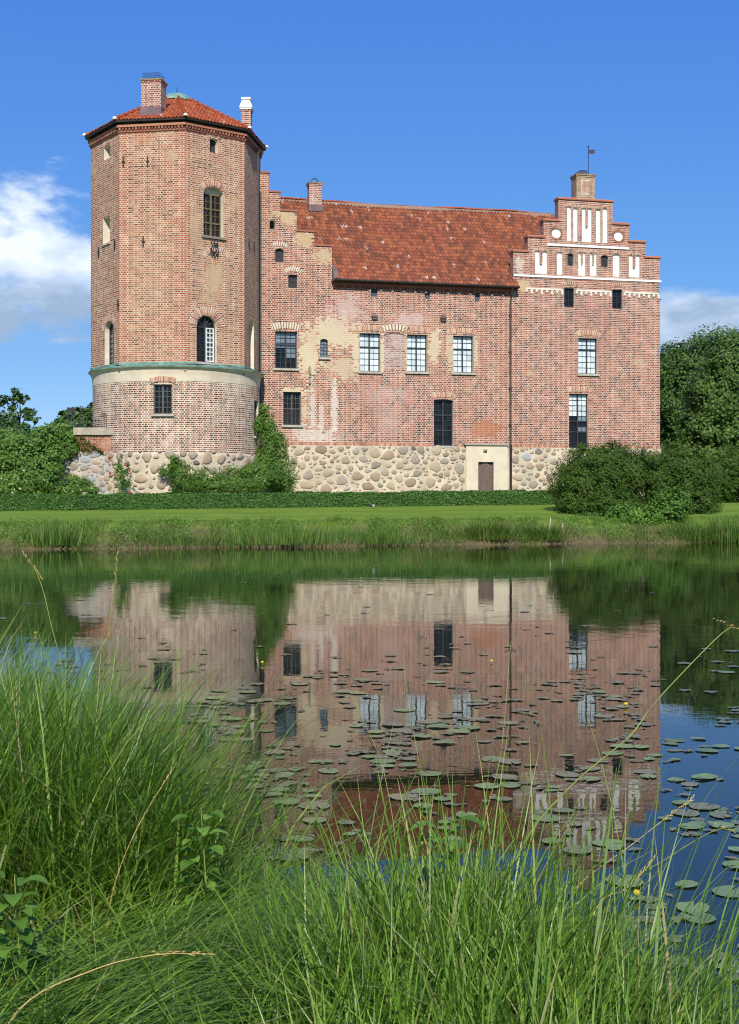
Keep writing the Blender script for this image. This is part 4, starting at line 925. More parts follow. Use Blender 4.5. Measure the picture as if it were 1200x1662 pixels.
# dentil frieze and eave
mb = MB()
for k in range(8):
    mb.T = Matrix.Translation(floc(k)) @ Matrix.Rotation(fangle(k), 4, 'Z')
    mb.box(-HWD, HWD, -0.06, 0.02, ZEV - 0.42, ZEV - 0.33); mb.box(-HWD - 0.05, HWD + 0.05, -0.14, 0.02, ZEV - 0.20, ZEV - 0.08); u = -HWD + 0.02
    while u < HWD - 0.08: mb.box(u, u + 0.09, -0.11, 0.02, ZEV - 0.328, ZEV - 0.202); u += 0.165
mb.build('dentil_frieze', M['dentil'], tower)
mb = MB(); APE = RE * math.cos(math.pi / 8); HWE = RE * math.sin(math.pi / 8); ZR_ = ZEV + 0.12; APX = ZR_ + 2.45
for k in range(8):
    mb.T = Matrix.Rotation(fangle(k), 4, 'Z')
    mb.poly([(-HWE, -APE, ZR_), (HWE, -APE, ZR_), (HWE, -APE, ZR_ - 0.10), (-HWE, -APE, ZR_ - 0.10)][::-1]); i_ = (AP - 0.3) / AP
    mb.poly([(-HWE, -APE, ZR_ - 0.10), (HWE, -APE, ZR_ - 0.10), (HWD * i_, -AP * i_, ZEV - 0.03), (-HWD * i_, -AP * i_, ZEV - 0.03)][::-1])
mb.build('eave', M['gutter'], tower)
mb = MB(); sl = math.hypot(APE, APX - ZR_); nr = 15; rh = sl / nr
for k in range(8):
    a = fangle(k); n_ = Vector((math.sin(a), -math.cos(a), 0)); t_ = Vector((math.cos(a), math.sin(a), 0)); v_ = (-n_ * APE + Vector((0, 0, APX - ZR_))) / sl; nn = (n_ * (APX - ZR_) + Vector((0, 0, APE))) / sl
    tile_slope(mb, n_ * (APE + 0.02) + Vector((0, 0, ZR_)), t_, v_, nn, nr, rh, lambda i: (-HWE * (1 - (i + 0.3) / nr), HWE * (1 - (i + 0.3) / nr)), 0.19, 0.025, 20 + k, 4)
rt = mb.build('roof', M['tile_new'], tower); rt['kind'] = 'stuff'; rt['label'] = 'bright red clay tiles of the tower roof'
for k in range(8):
    a = fangle(k) + math.pi / 8; d = Vector((math.sin(a), -math.cos(a), 0)); p0 = d * (RE + 0.02) + Vector((0, 0, ZR_ + 0.05)); p1 = d * 0.7 + Vector((0, 0, APX - (APX - ZR_) * 0.7 / RE + 0.08)); mb = MB()
    for j in range(12): q0 = p0.lerp(p1, j / 12); q1 = p0.lerp(p1, (j + 1.1) / 12); mb.tube([q0 + Vector((0, 0, 0.025)), q1], [0.095, 0.075], 7)
    mb.uv = [(k * 20.5, 3.5)] * len(mb.uv); mb.build('hip_ridge', M['tile_new'], tower)
    mb = MB(); mb.lathe([(0.0, -0.02), (0.11, 0.0), (0.09, 0.1), (0, 0.13)], 8); mb.build('hip_end', M['white'], tower, p0 + Vector((0, 0, 0.0)))
mb = MB(); mb.lathe([(0.92, APX - 0.42), (0.86, APX - 0.30), (0.6, APX - 0.08), (0.25, APX + 0.06), (0.0, APX + 0.10)], 16); cap = mb.build('copper_cap', M['copper'], tower, smooth=True)
mb = MB(); mb.tube([(0, 0, APX + 0.08), (0, 0, APX + 0.45)], [0.03, 0.008], 6); mb.build('finial', M['dark_iron'], cap)
chl = chimney(tower, 'chimney', ((249.5 - 600) / F * 63.2 - TC[0], 63.2 - TC[1] + 0.1, 0), R(-9.0), 0.98, 0.85, ZR_ + 0.3, 22.28, M['brick_ch'], 0.06, (-0.42, 0.40, 0.30), (ZR_ + 0.3, ZR_ + 0.72), label='broad brick chimney with wire cage on the tower roof')
x_ = (400.5 - 600) / F * 66.0 - TC[0]
chr_ = chimney(tower, 'chimney', (x_, 66.0 - TC[1], 0), R(-4), 0.50, 0.50, ZR_ - 0.1, EYE + (HY - 177) * 66 / F, M['brick_ch'], 0.05, capmat='white', label='narrow brick chimney with white painted top')
mb = MB(); zt_ = EYE + (HY - 177) * 66 / F
for (w0, w1, za, zb_) in ((0.32, 0.31, 0.002, 0.10), (0.30, 0.20, 0.10, 0.42), (0.24, 0.24, 0.42, 0.54)):
    p = [(-w0, -w0), (w0, -w0), (w0, w0), (-w0, w0)]; q = [(-w1, -w1), (w1, -w1), (w1, w1), (-w1, w1)]
    for i in range(4): j = (i + 1) % 4; mb.poly([(*p[i], zt_ + za), (*p[j], zt_ + za), (*q[j], zt_ + zb_), (*q[i], zt_ + zb_)])
    mb.poly([(*c_, zt_ + zb_) for c_ in q])
mb.build('chimney_hood', M['white'], chr_)
# drum
RD = 4.24
def drum_ang(px, t_dep=None):
    a = (px - 600) / F; # intersect ray with cylinder
    A_ = a * a + 1; B_ = -2 * (a * TC[0] + TC[1]); C_ = TC[0] ** 2 + TC[1] ** 2 - RD ** 2; D_ = B_ * B_ - 4 * A_ * C_
    t = (-B_ - math.sqrt(max(D_, 0))) / (2 * A_); return math.atan2(a * t - TC[0], -(t - TC[1])), t
aL, tL = drum_ang(249); aR, tR = drum_ang(280); dw0, dw1 = EYE + (HY - 672) * tL / F, EYE + (HY - 624) * tL / F
aS0, aS1 = R(74), R(84); ds0, ds1 = dw0 - 0.9, dw0 + 0.9
angs = sorted(set([aL, aR, aS0, aS1] + [R(x) for x in np.arange(-180, 181, 4.0) if min(abs(R(x) - q) for q in (aL, aR, aS0, aS1)) > 0.02]))
zPD = 4.07; zs_ = sorted([zPD, ds0, dw0, dw1, ds1, ZC0])
mb = MB(); P3 = lambda r, t, z: (r * math.sin(t), -r * math.cos(t), z)
for a0, a1 in zip(angs, angs[1:]):
    for z0, z1 in zip(zs_, zs_[1:]):
        am, zm = (a0 + a1) / 2, (z0 + z1) / 2
        if (aL < am < aR and dw0 < zm < dw1) or (aS0 < am < aS1 and ds0 < zm < ds1): continue
        mb.poly([P3(RD, a0, z0), P3(RD, a1, z0), P3(RD, a1, z1), P3(RD, a0, z1)], 0, [(RD * a0, z0), (RD * a1, z0), (RD * a1, z1), (RD * a0, z1)])
for (a0, a1, z0, z1) in ((aL, aR, dw0, dw1), (aS0, aS1, ds0, ds1)):
    for (p, q) in (((a0, z0), (a1, z0)), ((a1, z0), (a1, z1)), ((a1, z1), (a0, z1)), ((a0, z1), (a0, z0))): mb.poly([P3(RD, *q), P3(RD, *p), P3(RD - 0.35, *p), P3(RD - 0.35, *q)], 1)
mb.build('drum_wall', [M['brick_drum'], M['reveal']], tower)
for (a0, a1, z0, z1, lab) in ((aL, aR, dw0, dw1, 'grey barred window in the round tower drum'), (aS0, aS1, ds0, ds1, None)):
    am = (a0 + a1) / 2; hw_ = RD * math.sin((a1 - a0) / 2) - 0.01; lo = (math.sin(am) * RD, -math.cos(am) * RD, 0)
    wd = window(tower, lo, am, (-hw_, hw_, z0, z1), 4, 5, 'glass_dark', M['frame_grey'], 'flat', depth=0.16, fw=0.065, mw_=0.03, label=lab)
    if lab: add_arch(tower, lo, am, -hw_ - 0.1, hw_ + 0.1, z1 + 0.05, 0.10, 0.26, 16, M['voussoir'], 0.04)
mb = MB(); mb.lathe([(RD + 0.012, ZC0 - 0.01), (RD + 0.03, ZC0 + 0.3), (RD + 0.06, ZC0 + 0.52), (RD + 0.16, ZC0 + 0.66)], 72); mb.build('plaster_band', M['plaster'], tower, smooth=True)
mb = MB(); mb.lathe([(RD + 0.10, ZC0 + 0.64), (RD + 0.215, ZC0 + 0.66)], 72, 1); mb.lathe([(RD + 0.215, ZC0 + 0.66), (RD + 0.22, ZC0 + 0.72), (AP - 0.15, ZC1 + 0.02)], 72); mb.build('copper_cornice', [M['copper'], M['plaster']], tower)
mb = MB()
for k in range(8):
    mb.T = Matrix.Translation(floc(k)) @ Matrix.Rotation(fangle(k), 4, 'Z'); mb.box(-HWD - 0.02, HWD + 0.02, -0.03, 0.02, ZC1 - 0.06, ZC1 + 0.05)
mb.build('copper_upstand', M['copper'], tower)
mb = MB(); mb.lathe([(RD + 0.10, 0.8), (RD + 0.09, zPD - 0.05), (RD + 0.02, zPD + 0.003)], 72); sb = mb.build('stone_base', M['mortar'], tower)
RB = RD + 0.085
scatter_stones(sb, RB * R(-78), RB * R(75), 1.7, zPD + 0.15, [(0.22, 0.32, 160), (0.13, 0.22, 2200), (0.07, 0.12, 1500)], (4, 5, 3, 0.15, 0.15), lambda u, z: ((math.sin(u / RB) * RB, -math.cos(u / RB) * RB, z), u / RB), gap=0.035, asp=(0.7, 1.5))
mb = MB(); mb.tube([(math.sin(R(86)) * 4.2, -math.cos(R(86)) * 4.2, ZC1), (math.sin(R(86)) * 4.2, -math.cos(R(86)) * 4.2, ZEV - 0.2)], 0.045, 6); mb.build('downpipe', M['frame_grey'], tower)

# ================================================================== leaves and blades
def rand_unit(n):
    v = rng.normal(size=(n, 3)); return v / np.linalg.norm(v, axis=1, keepdims=True)
def leaf_arrays(P, N, size, asp=0.62, rnd=None):
    """rhombic leaves at P facing N"""
    n = len(P); s = np.asarray(size).reshape(-1, 1) * np.ones((n, 1))
    a = np.cross(N, rand_unit(n)); a /= np.linalg.norm(a, axis=1, keepdims=True) + 1e-9; b = np.cross(N, a)
    V = np.stack([P - a * s, P + b * s * asp + N * s * 0.12, P + a * s, P - b * s * asp + N * s * 0.12], 1).reshape(-1, 3)
    Qd = np.arange(4 * n).reshape(n, 4); r = rng.random(n) if rnd is None else rnd
    return V, Qd, np.repeat(r, 4)
class Leaves:
    def __init__(s): s.V, s.Q, s.r, s.n = [], [], [], 0
    def add(s, V, Q, r): s.V.append(V); s.Q.append(Q + s.n); s.r.append(r); s.n += len(V)
    def lobe(s, c, rad, n, size, clumps=40, spread=0.20, shell=0.72, bias=(0, 0, 0.35), zmin=None, tone=0.0):
        """one rounded mass of foliage: leaves gathered in clumps over the shell, thinner inside"""
        c = np.array(c); rad = np.array(rad) * np.ones(3)
        d = rand_unit(clumps); fr = shell + (1.02 - shell) * rng.random((clumps, 1)) ** 0.6
        fr[: clumps // 5] *= 0.6; fr[-(clumps // 7):] *= 1.13
        cc = d * fr; k = rng.integers(0, clumps, n); ct = rng.random(clumps) * 0.35 - 0.17
        p = cc[k] + rng.normal(size=(n, 3)) * spread * (0.6 + 0.8 * rng.random((clumps, 1))[k])
        rr_ = np.linalg.norm(p, axis=1, keepdims=True); p = np.where(rr_ > 1.26, p / rr_ * 1.26, p)
        Nn = p * 0.8 + d[k] * 0.4 + np.array(bias) + rand_unit(n) * 0.75; Nn /= np.linalg.norm(Nn, axis=1, keepdims=True)
        P = c + p * rad
        if zmin is not None: keep = P[:, 2] > zmin; P, Nn, k = P[keep], Nn[keep], k[keep]
        m = len(P); r = np.clip(rng.random(m) * 0.75 + 0.12 + ct[k] + tone, 0, 1)
        s.add(*leaf_arrays(P, Nn, size * (0.7 + 0.6 * rng.random(m)), 0.62, r))
    def build(s, name, mat, parent=None, loc=(0, 0, 0)):
        return np_mesh(name, np.concatenate(s.V), np.concatenate(s.Q), mat, np.concatenate(s.r), parent, loc)
def blades(lv, roots, L, w, az, lean0, lean1, seg=4, rnd=None, tipw=0.08, twist=0.5):
    """curved grass blades: lean0 from vertical at the root, lean1 at the tip (radians)"""
    n = len(roots); p = np.array(roots, float); pts = [p]; fx, fy = np.cos(az), np.sin(az)
    for i in range(seg):
        ph = lean0 + (lean1 - lean0) * ((i + 0.5) / seg) ** 1.2; st = L / seg
        p = p + np.stack([np.sin(ph) * fx * st, np.sin(ph) * fy * st, np.cos(ph) * st], 1); pts.append(p)
    sa = az + np.pi / 2 + rng.normal(size=n) * twist; sx = np.stack([np.cos(sa), np.sin(sa), np.zeros(n)], 1)
    V = []
    for i, q in enumerate(pts):
        t = i / seg; wd = (w * max(tipw, min(1.0, 0.55 + 1.6 * t) * (1 - t ** 2.2))).reshape(-1, 1); V += [q - sx * wd, q + sx * wd]
    V = np.stack(V, 1).reshape(-1, 3); k = 2 * (seg + 1); base = (np.arange(n) * k)[:, None, None]
    qd = np.array([[2 * i, 2 * i + 1, 2 * i + 3, 2 * i + 2] for i in range(seg)])[None]; Qd = (base + qd).reshape(-1, 4)
    r = rng.random(n) if rnd is None else rnd
    lv.add(V, Qd, np.repeat(r, k))
def limb(mb, a, b, r0, r1, bend=0.15):
    a, b = Vector(a), Vector(b); d = (b - a).length; m1 = a.lerp(b, 0.35) + Vector((random.uniform(-1, 1), random.uniform(-1, 1), random.uniform(0, .6))) * d * bend * .6; m2 = a.lerp(b, 0.7) + Vector((random.uniform(-1, 1), random.uniform(-1, 1), random.uniform(0, .5))) * d * bend * .6
    mb.tube([a, m1, m2, b], [r0, r0 * .75 + r1 * .25, r0 * .4 + r1 * .6, r1], 7)
def at(px, py, depth): a, _, c = ray(px, py); return np.array([a * depth, depth, EYE + c * depth])

def tree(name, label, base_px, depth, lobes, leaf, n, mat, trunk_r=0.3, group=None, cat='tree', clumps=60, spread=0.2, trunk_top=None, shell=0.7, bare=False):
    """lobes: (px, py, depth offset, radius in px x, radius in px y) measured in the photo, made into solid lobes"""
    x = (base_px - 600) / F * depth; z0 = gz(x, depth); t = thing(name, label, cat, (x, depth, z0), 0, group); O = np.array([x, depth, z0])
    lv = Leaves(); tot = sum(l[3] * l[4] for l in lobes); mbt = MB(); cs = []
    for (px, py, dd, rx, ry) in lobes:
        d = depth + dd; c = at(px, py, d) - O; rX, rZ = rx * d / F, ry * d / F; rY = (rX + rZ) / 2
        lv.lobe(c, (rX, rY, rZ), int(n * rx * ry / tot), leaf, clumps, spread, shell, tone=rng.uniform(-0.08, 0.08)); cs.append((c, rX))
    cr = lv.build('crown', mat, t)
    top = np.mean([c for c, _ in cs], axis=0) if trunk_top is None else np.array(trunk_top); hh = max(min(c[2] - r_ for c, r_ in cs), 1.0)
    limb(mbt, (0, 0, -0.2), (top[0] * 0.4, top[1] * 0.4, hh * 0.6 + 0.3), trunk_r, trunk_r * 0.8, 0.04)
    for c, r_ in cs: limb(mbt, (top[0] * 0.4, top[1] * 0.4, hh * 0.6), (c[0], c[1], c[2] + r_ * 0.3), trunk_r * 0.6, trunk_r * 0.12, 0.12)
    mbt.build('trunk', M['bark'], t)
    return t
# trees behind the castle, right of the gable
tree('oak_tree', 'large dark green oak rising behind the brick gable corner', 1130, 92, [(1110, 640, 3, 58, 70), (1165, 605, 4, 62, 66), (1120, 590, 6, 40, 38), (1215, 640, 3, 60, 90), (1090, 600, 6, 26, 38), (1180, 570, 6, 38, 32), (1240, 590, 5, 50, 50), (1140, 690, 3, 60, 55), (1095, 690, 3, 32, 50), (1200, 768, 2, 62, 48), (1120, 765, 2, 60, 50)], 0.115, 100000, M['leaf_oak'], 0.5, clumps=75, spread=0.15)
tree('leafy_tree', 'lighter green leafy tree in front of the dark oak', 1150, 80, [(1160, 645, -1, 42, 48), (1140, 700, -1, 38, 36), (1180, 690, 0, 44, 50), (1175, 600, 0, 32, 34), (1120, 740, -1, 34, 26), (1205, 735, 0, 40, 44), (1158, 745, -1, 40, 28)], 0.10, 80000, M['leaf_oak'], 0.32, clumps=80, spread=0.13)
# trees far left
tree('walnut_tree', 'open branched tree with sparse crown at the picture edge', 30, 95, [(12, 655, 0, 18, 14), (32, 645, 1, 15, 14), (48, 668, 0, 15, 12), (20, 680, 0, 22, 12), (58, 682, 0, 8, 7), (0, 690, 2, 30, 20), (38, 692, 0, 14, 8)], 0.13, 2600, M['leaf_dark'], 0.16, clumps=12, spread=0.17, shell=0.2)
tree('dark_tree', 'low dark tree mass below the sparse tree at the picture edge', 20, 90, [(10, 712, 0, 34, 22), (45, 712, 1, 28, 18), (-20, 705, 1, 30, 26)], 0.16, 12000, M['leaf_dark'], 0.25, clumps=50)
tree('round_tree', 'dark round tree behind the terrace railing', 130, 86, [(122, 688, 0, 26, 22), (145, 680, 2, 22, 20), (158, 674, 1, 16, 18), (102, 700, 0, 18, 18)], 0.15, 14000, M['leaf_dark'], 0.25, clumps=50, spread=0.16)
# shrubs on the right bank
def shrub(name, label, base_px, depth, lobes, leaf, n, mat, group=None, clumps=60, spread=0.16, extra=None):
    x = (base_px - 600) / F * depth; z0 = gz(x, depth); t = thing(name, label, 'shrub', (x, depth, z0), 0, group); O = np.array([x, depth, z0]); lv = Leaves(); tot = sum(l[3] * l[4] for l in lobes); mb = MB()
    for (px, py, dd, rx, ry) in lobes:
        d = depth + dd; c = at(px, py, d) - O; rX, rZ = rx * d / F, ry * d / F; lv.lobe(c, (rX, min(rX, rZ) * 1.0, rZ), int(n * rx * ry / tot), leaf, clumps, spread, 0.75, (0, -0.1, 0.3), tone=rng.uniform(-0.08, 0.08)); limb(mb, (rng.uniform(-.3, .3), rng.uniform(-.3, .3), -0.1), c, 0.06, 0.015, 0.12)
    lv.build('foliage', mat, t); mb.build('stems', M['bark'], t)
    return t
shrub('lilac_shrub', 'big rounded dark green shrub covering the gable foot', 985, 60, [(960, 790, 0, 52, 50), (1010, 775, 1, 60, 52), (925, 785, 1, 34, 40), (1045, 790, 0.5, 48, 54), (990, 755, 1.5, 45, 34), (950, 755, 2, 32, 32), (1000, 835, -1.5, 46, 38), (1060, 760, 2, 30, 30), (965, 835, -1.8, 30, 30), (1050, 845, -2.4, 40, 26), (935, 815, -0.6, 28, 26)], 0.05, 90000, M['leaf_lilac'], clumps=110, spread=0.11)
shrub('lilac_shrub', 'olive green shrub beside the bigger one, farther right along the bank', 1110, 61, [(1110, 770, 0, 48, 42), (1135, 795, 0, 34, 50), (1090, 805, -0.5, 45, 50), (1120, 830, -1, 36, 32)], 0.05, 50000, M['leaf_lilac'], clumps=100, spread=0.11)
shrub('lilac_shrub', 'dark shrub mass at the edge of the lawn under the trees', 1190, 68, [(1180, 772, 0, 36, 40), (1215, 765, 0, 44, 46), (1168, 790, 0, 22, 26), (1240, 780, 0, 40, 40)], 0.055, 30000, M['leaf_lilac'], clumps=80, spread=0.12)
shrub('bramble_bush', 'bright green leafy bush at the water under the big shrub', 1030, 56.2, [(1010, 842, 0, 26, 24), (1040, 848, -0.3, 34, 26), (1075, 835, 0, 30, 28), (1095, 820, 0.5, 22, 26), (1010, 868, -0.6, 26, 12), (1055, 868, -0.6, 30, 12)], 0.07, 15000, M['leaf_bright'], clumps=60, spread=0.16)
# ivy and climbers
def climber(name, label, base_px, depth, lobes, leaf, n, mat, cat='climber', flat=0.5):
    x = (base_px - 600) / F * depth; z0 = gz(x, depth); t = thing(name, label, cat, (x, depth, z0)); O = np.array([x, depth, z0]); lv = Leaves(); tot = sum(l[3] * l[4] for l in lobes); mb = MB()
    for (px, py, dd, rx, ry) in lobes:
        d = depth + dd; c = at(px, py, d) - O; rX, rZ = rx * d / F, ry * d / F; lv.lobe(c, (rX, max(min(rX, rZ) * flat, 0.25), rZ), int(n * rx * ry / tot), leaf, 60, 0.16, 0.5, (0, -0.5, 0.3), tone=rng.uniform(-0.06, 0.06)); limb(mb, (c[0] * .6, c[1] * .6, -0.1), c, 0.03, 0.01, 0.1)
    lv.build('foliage', mat, t); mb.build('stems', M['bark'], t); return t
climber('wall_creeper', 'tall green creeper climbing the corner between tower and wing', 445, 65.2, [(432, 690, 0.4, 16, 26), (440, 725, 0.2, 24, 30), (448, 765, 0, 32, 34), (425, 770, -1, 30, 26), (428, 668, 0.5, 8, 12), (462, 785, 0, 18, 18), (420, 690, 0, 8, 14)], 0.055, 16000, M['leaf_ivy'])
climber('low_creeper', 'low green creeper spreading along the tower foot', 350, 61.6, [(380, 780, 0, 34, 20), (335, 778, 0, 34, 20), (295, 775, 0, 22, 24), (285, 752, 0.3, 12, 14), (410, 775, 0.6, 26, 22), (360, 790, -0.2, 60, 12), (268, 765, 0.2, 12, 8)], 0.05, 15000, M['leaf_ivy'])
climber('vine_bank', 'broad mass of green vines over the terrace slope at the picture edge', 45, 62, [(40, 750, 0, 46, 34), (80, 715, 1, 32, 26), (20, 730, 1, 44, 24), (60, 780, -0.6, 40, 30), (10, 780, -0.8, 46, 34), (100, 698, 1.5, 16, 14), (-20, 750, 0, 40, 44), (88, 745, 0.2, 18, 30), (110, 712, 1.2, 12, 14), (114, 728, 0.9, 12, 18), (-10, 715, 2, 40, 16)], 0.075, 30000, M['leaf_ivy'], flat=0.9)
climber('weed_clump', 'leafy green weeds at the foot of the terrace wall', 128, 60.5, [(125, 790, 0, 24, 14), (108, 798, -0.2, 20, 8), (148, 797, 0, 14, 8), (118, 778, 0.1, 10, 8)], 0.06, 3500, M['leaf_ivy'], 'weeds')
moss = Leaves()
# terrace wall left of the tower
ter = thing('terrace_wall', 'stone and brick terrace wall joining the tower, with concrete coping', 'wall', (-13.0, 63.2, 0), R(4))
def TW(px, py): return on_plane(px, py, (-13.0, 63.2), R(4))
ta, tb = TW(78, 770)[0], TW(212, 770)[0]; zs1, zb1, zc1 = TW(150, 737)[1], TW(150, 706)[1], TW(150, 694)[1]; tl = TW(122, 700)[0]
M['brick_ter'] = brick_mat('terrace_bricks', [(0, (0.10, 0.04, 0.035)), (0.4, (0.30, 0.075, 0.045)), (1, (0.45, 0.16, 0.09))], (0.52, 0.40, 0.28), 0, [(tl + 0.1, zb1 - 0.7, 0.7, 0.4, (0.16, 0.13, 0.04), 0.6), (tl + 1.2, zb1 + 0.02, 1.3, 0.10, (0.20, 0.15, 0.05), 0.6)], 0.1, seed=0.3)
mb = MB(); mb.box(ta, tb, 0.0, 3.0, 0.8, zs1); tws = mb.build('stone_face', M['mortar_grey'], ter)
scatter_stones(tws, ta, tb, 1.5, zs1 + 0.12, [(0.18, 0.25, 3000), (0.12, 0.17, 3000), (0.06, 0.10, 2500)], (0.8, 1.4, 3.4, 0.1, 3), lambda u, z: ((u, 0.008, z), 0.0), gap=-0.02, depth=0.06)
mb = MB(); mb.box(tl, tb + 0.5, 0.05, 2.5, zs1 + 0.002, zb1); mb.build('brick_face', M['brick_ter'], ter)
mb = MB(); mb.box(tl - 0.08, TW(190, 700)[0], -0.06, 2.6, zb1 + 0.003, zc1); mb.build('coping_slab', M['concrete'], ter)
u, z = TW(200, 742); mb = MB(); mb.box(u - 0.12, u + 0.12, -0.02, 0.06, z - 0.22, z + 0.12); mb.build('drain_hole', M['shutter'], ter)
# grassy tufts on top of the stone face
tf = Leaves(); n_ = 900; rx_ = rng.uniform(ta + 0.6, tl + 1.4, n_); blades(tf, np.stack([rx_, rng.uniform(-0.02, 0.1, n_), zs1 - 0.1 + np.clip((tl + 1.4 - rx_), 0, 1.0) * rng.random(n_) * 0.9], 1), rng.uniform(0.15, 0.4, n_), np.full(n_, 0.012), rng.uniform(np.pi, 2 * np.pi, n_), rng.uniform(0.1, 0.6, n_), rng.uniform(0.8, 2.2, n_), 3)
tfo = tf.build('grass_tuft', M['grass_bank'], ter); tfo['kind'] = 'stuff'
# iron railing on the terrace
rail = thing('iron_railing', 'rusty wrought iron railing on the terrace coping beside the tower', 'railing', tuple(Matrix.Translation((-13.0, 63.2, 0)) @ Matrix.Rotation(R(4), 4, 'Z') @ Vector((0, 0.3, zc1))), R(4))
r0, r1 = TW(128, 690)[0], TW(188, 690)[0]
for k, u in enumerate(np.arange(r0, r1, 0.13)):
    mb = MB(); mb.tube([(u, 0, 0), (u, 0, 0.42 + 0.06 * (k % 2))], 0.009, 4); mb.build('bar', M['dark_iron'], rail)
for z in (0.08, 0.38): mb = MB(); mb.tube([(r0, 0, z), (r1, 0, z)], 0.012, 4); mb.build('rail', M['dark_iron'], rail)
mb = MB()
for k in range(5):
    u = r0 + 1.1 + k * 0.13; mb.tube([(u + 0.12 * math.cos(t) * (1 - t / 14), 0, 0.6 + 0.13 * math.sin(t) * (1 - t / 14)) for t in np.linspace(0, 9, 16)], 0.009, 4)
mb.build('scrollwork', M['dark_iron'], rail)
mb = MB(); mb.tube([(r0 - 0.1, 0.1, 0.0), (r0 + 0.15, 0.1, 1.05)], 0.03, 5); mb.build('leaning_post', M['dark_iron'], rail)
mb = MB(); mb.box(r0 - 0.62, r0 - 0.25, 0.08, 0.12, 0.75, 1.0); mb.box(r0 - 0.60, r0 - 0.56, 0.09, 0.11, 0, 0.75); mb.box(r0 - 0.3, r0 - 0.26, 0.09, 0.11, 0, 0.75)
for k in range(4): mb.box(r0 - 0.60, r0 - 0.26, 0.085, 0.1, 0.15 + 0.16 * k, 0.20 + 0.16 * k)
mb.build('gate_panel', M['dark_iron'], rail)
# climbing rose
rose = thing('rose_bush', 'thin climbing rose with red blooms where terrace meets tower', 'rose', (-12.0, 61.6, gz(-12, 61.6))); O = np.array([-12.0, 61.6, gz(-12, 61.6)])
mb = MB()
for k in range(7): e = at(rng.uniform(182, 210), rng.uniform(742, 775), 61.8) - O; limb(mb, (rng.uniform(-.15, .15), 0, -0.05), e, 0.012, 0.006, 0.12)
mb.build('stems', M['stalk_green'], rose); lv = Leaves(); lv.lobe(at(197, 768, 61.7) - O, (0.42, 0.22, 0.85), 900, 0.05, 40, 0.14, 0.3); lv.build('foliage', M['leaf_bright'], rose)
fl = MB(); fl.lathe([(0.0, -0.03), (0.045, -0.01), (0.055, 0.025), (0.03, 0.045), (0.0, 0.035)], 8)
fm = None
for (x, y) in ((178, 743), (181, 748), (179, 768), (210, 764), (213, 768), (208, 801), (186, 771), (204, 756)):
    p = at(x, y, 61.45) - O
    if fm is None: o = fl.build('flower', M['red_petal'], rose, p); fm = o.data
    else: link('flower', fm, rose, p, (rng.uniform(0, 1), rng.uniform(-.6, .6), 0), (1, 1, rng.uniform(0.8, 1.2)))

# ------------------------------------------------------------------ clipped hedge, in two lengths with a gap in front of the door
def hedge(name, label, a, b, h=0.66, w=0.8, n=24000):
    (xa, ya), (xb, yb) = a, b; L = math.hypot(xb - xa, yb - ya); t = thing(name, label, 'hedge', (xa, ya, 0), math.atan2(yb - ya, xb - xa)); lv = Leaves()
    side = rng.random(n); s = rng.random(n) * L; P = np.zeros((n, 3)); Nn = np.zeros((n, 3)); top = side < 0.4; fr = (side >= 0.4) & (side < 0.92); en = side >= 0.92
    vv = rng.random(n); wob = 0.025 * np.sin(s * 0.9) + 0.02 * np.sin(s * 2.1) + 0.02 * np.sin(s * 5.7)
    P[top] = np.stack([s[top], (vv[top] - 0.5) * w, np.full(top.sum(), h) + wob[top]], 1); Nn[top] = (0, 0, 1)
    P[fr] = np.stack([s[fr], np.full(fr.sum(), -w / 2) - wob[fr], vv[fr] * h], 1); Nn[fr] = (0, -1, 0.1)
    P[en] = np.stack([np.where(rng.random(en.sum()) < .5, 0, L), (rng.random(en.sum()) - .5) * w, vv[en] * h], 1); Nn[en] = (0, -0.4, 0.2)
    P += rng.normal(size=(n, 3)) * 0.03; Nn = Nn + rand_unit(n) * 0.8; Nn /= np.linalg.norm(Nn, axis=1, keepdims=True)
    wx_ = xa + (xb - xa) * P[:, 0] / L; wy_ = ya + (yb - ya) * P[:, 0] / L; P[:, 2] += ground_z(wx_, wy_)
    lv.add(*leaf_arrays(P, Nn, 0.035 + 0.02 * rng.random(n))); lv.build('foliage', M['leaf_hedge'], t); mb = MB(); m_ = int(L / 1.5) + 1
    for k in range(m_):
        s0, s1 = L * k / m_, L * (k + 1) / m_; z = gz(xa + (xb - xa) * (s0 + s1) / 2 / L, ya + (yb - ya) * (s0 + s1) / 2 / L); mb.box(s0 + 0.002, s1 - 0.002, -w / 2 + 0.03, w / 2 - 0.03, z - 0.1, z + h - 0.04)
    mc, ntc, bc = M.get('hedge_core') or new_mat('hedge_core'); M['hedge_core'] = (mc, ntc, bc); bc.inputs['Base Color'].default_value = (0.014, 0.035, 0.008, 1); bc.inputs['Roughness'].default_value = 1.0
    mb.build('core', mc, t); return t
hl = lambda px, d: ((px - 600) / F * d, d)
hedge('box_hedge', 'long low clipped box hedge running before tower and wing', hl(-60, 57.2), hl(797.5, 65.6), n=42000)
hedge('box_hedge', 'short clipped box hedge between the door gap and big shrub', hl(801.5, 65.7), hl(960, 67.2), n=9000)

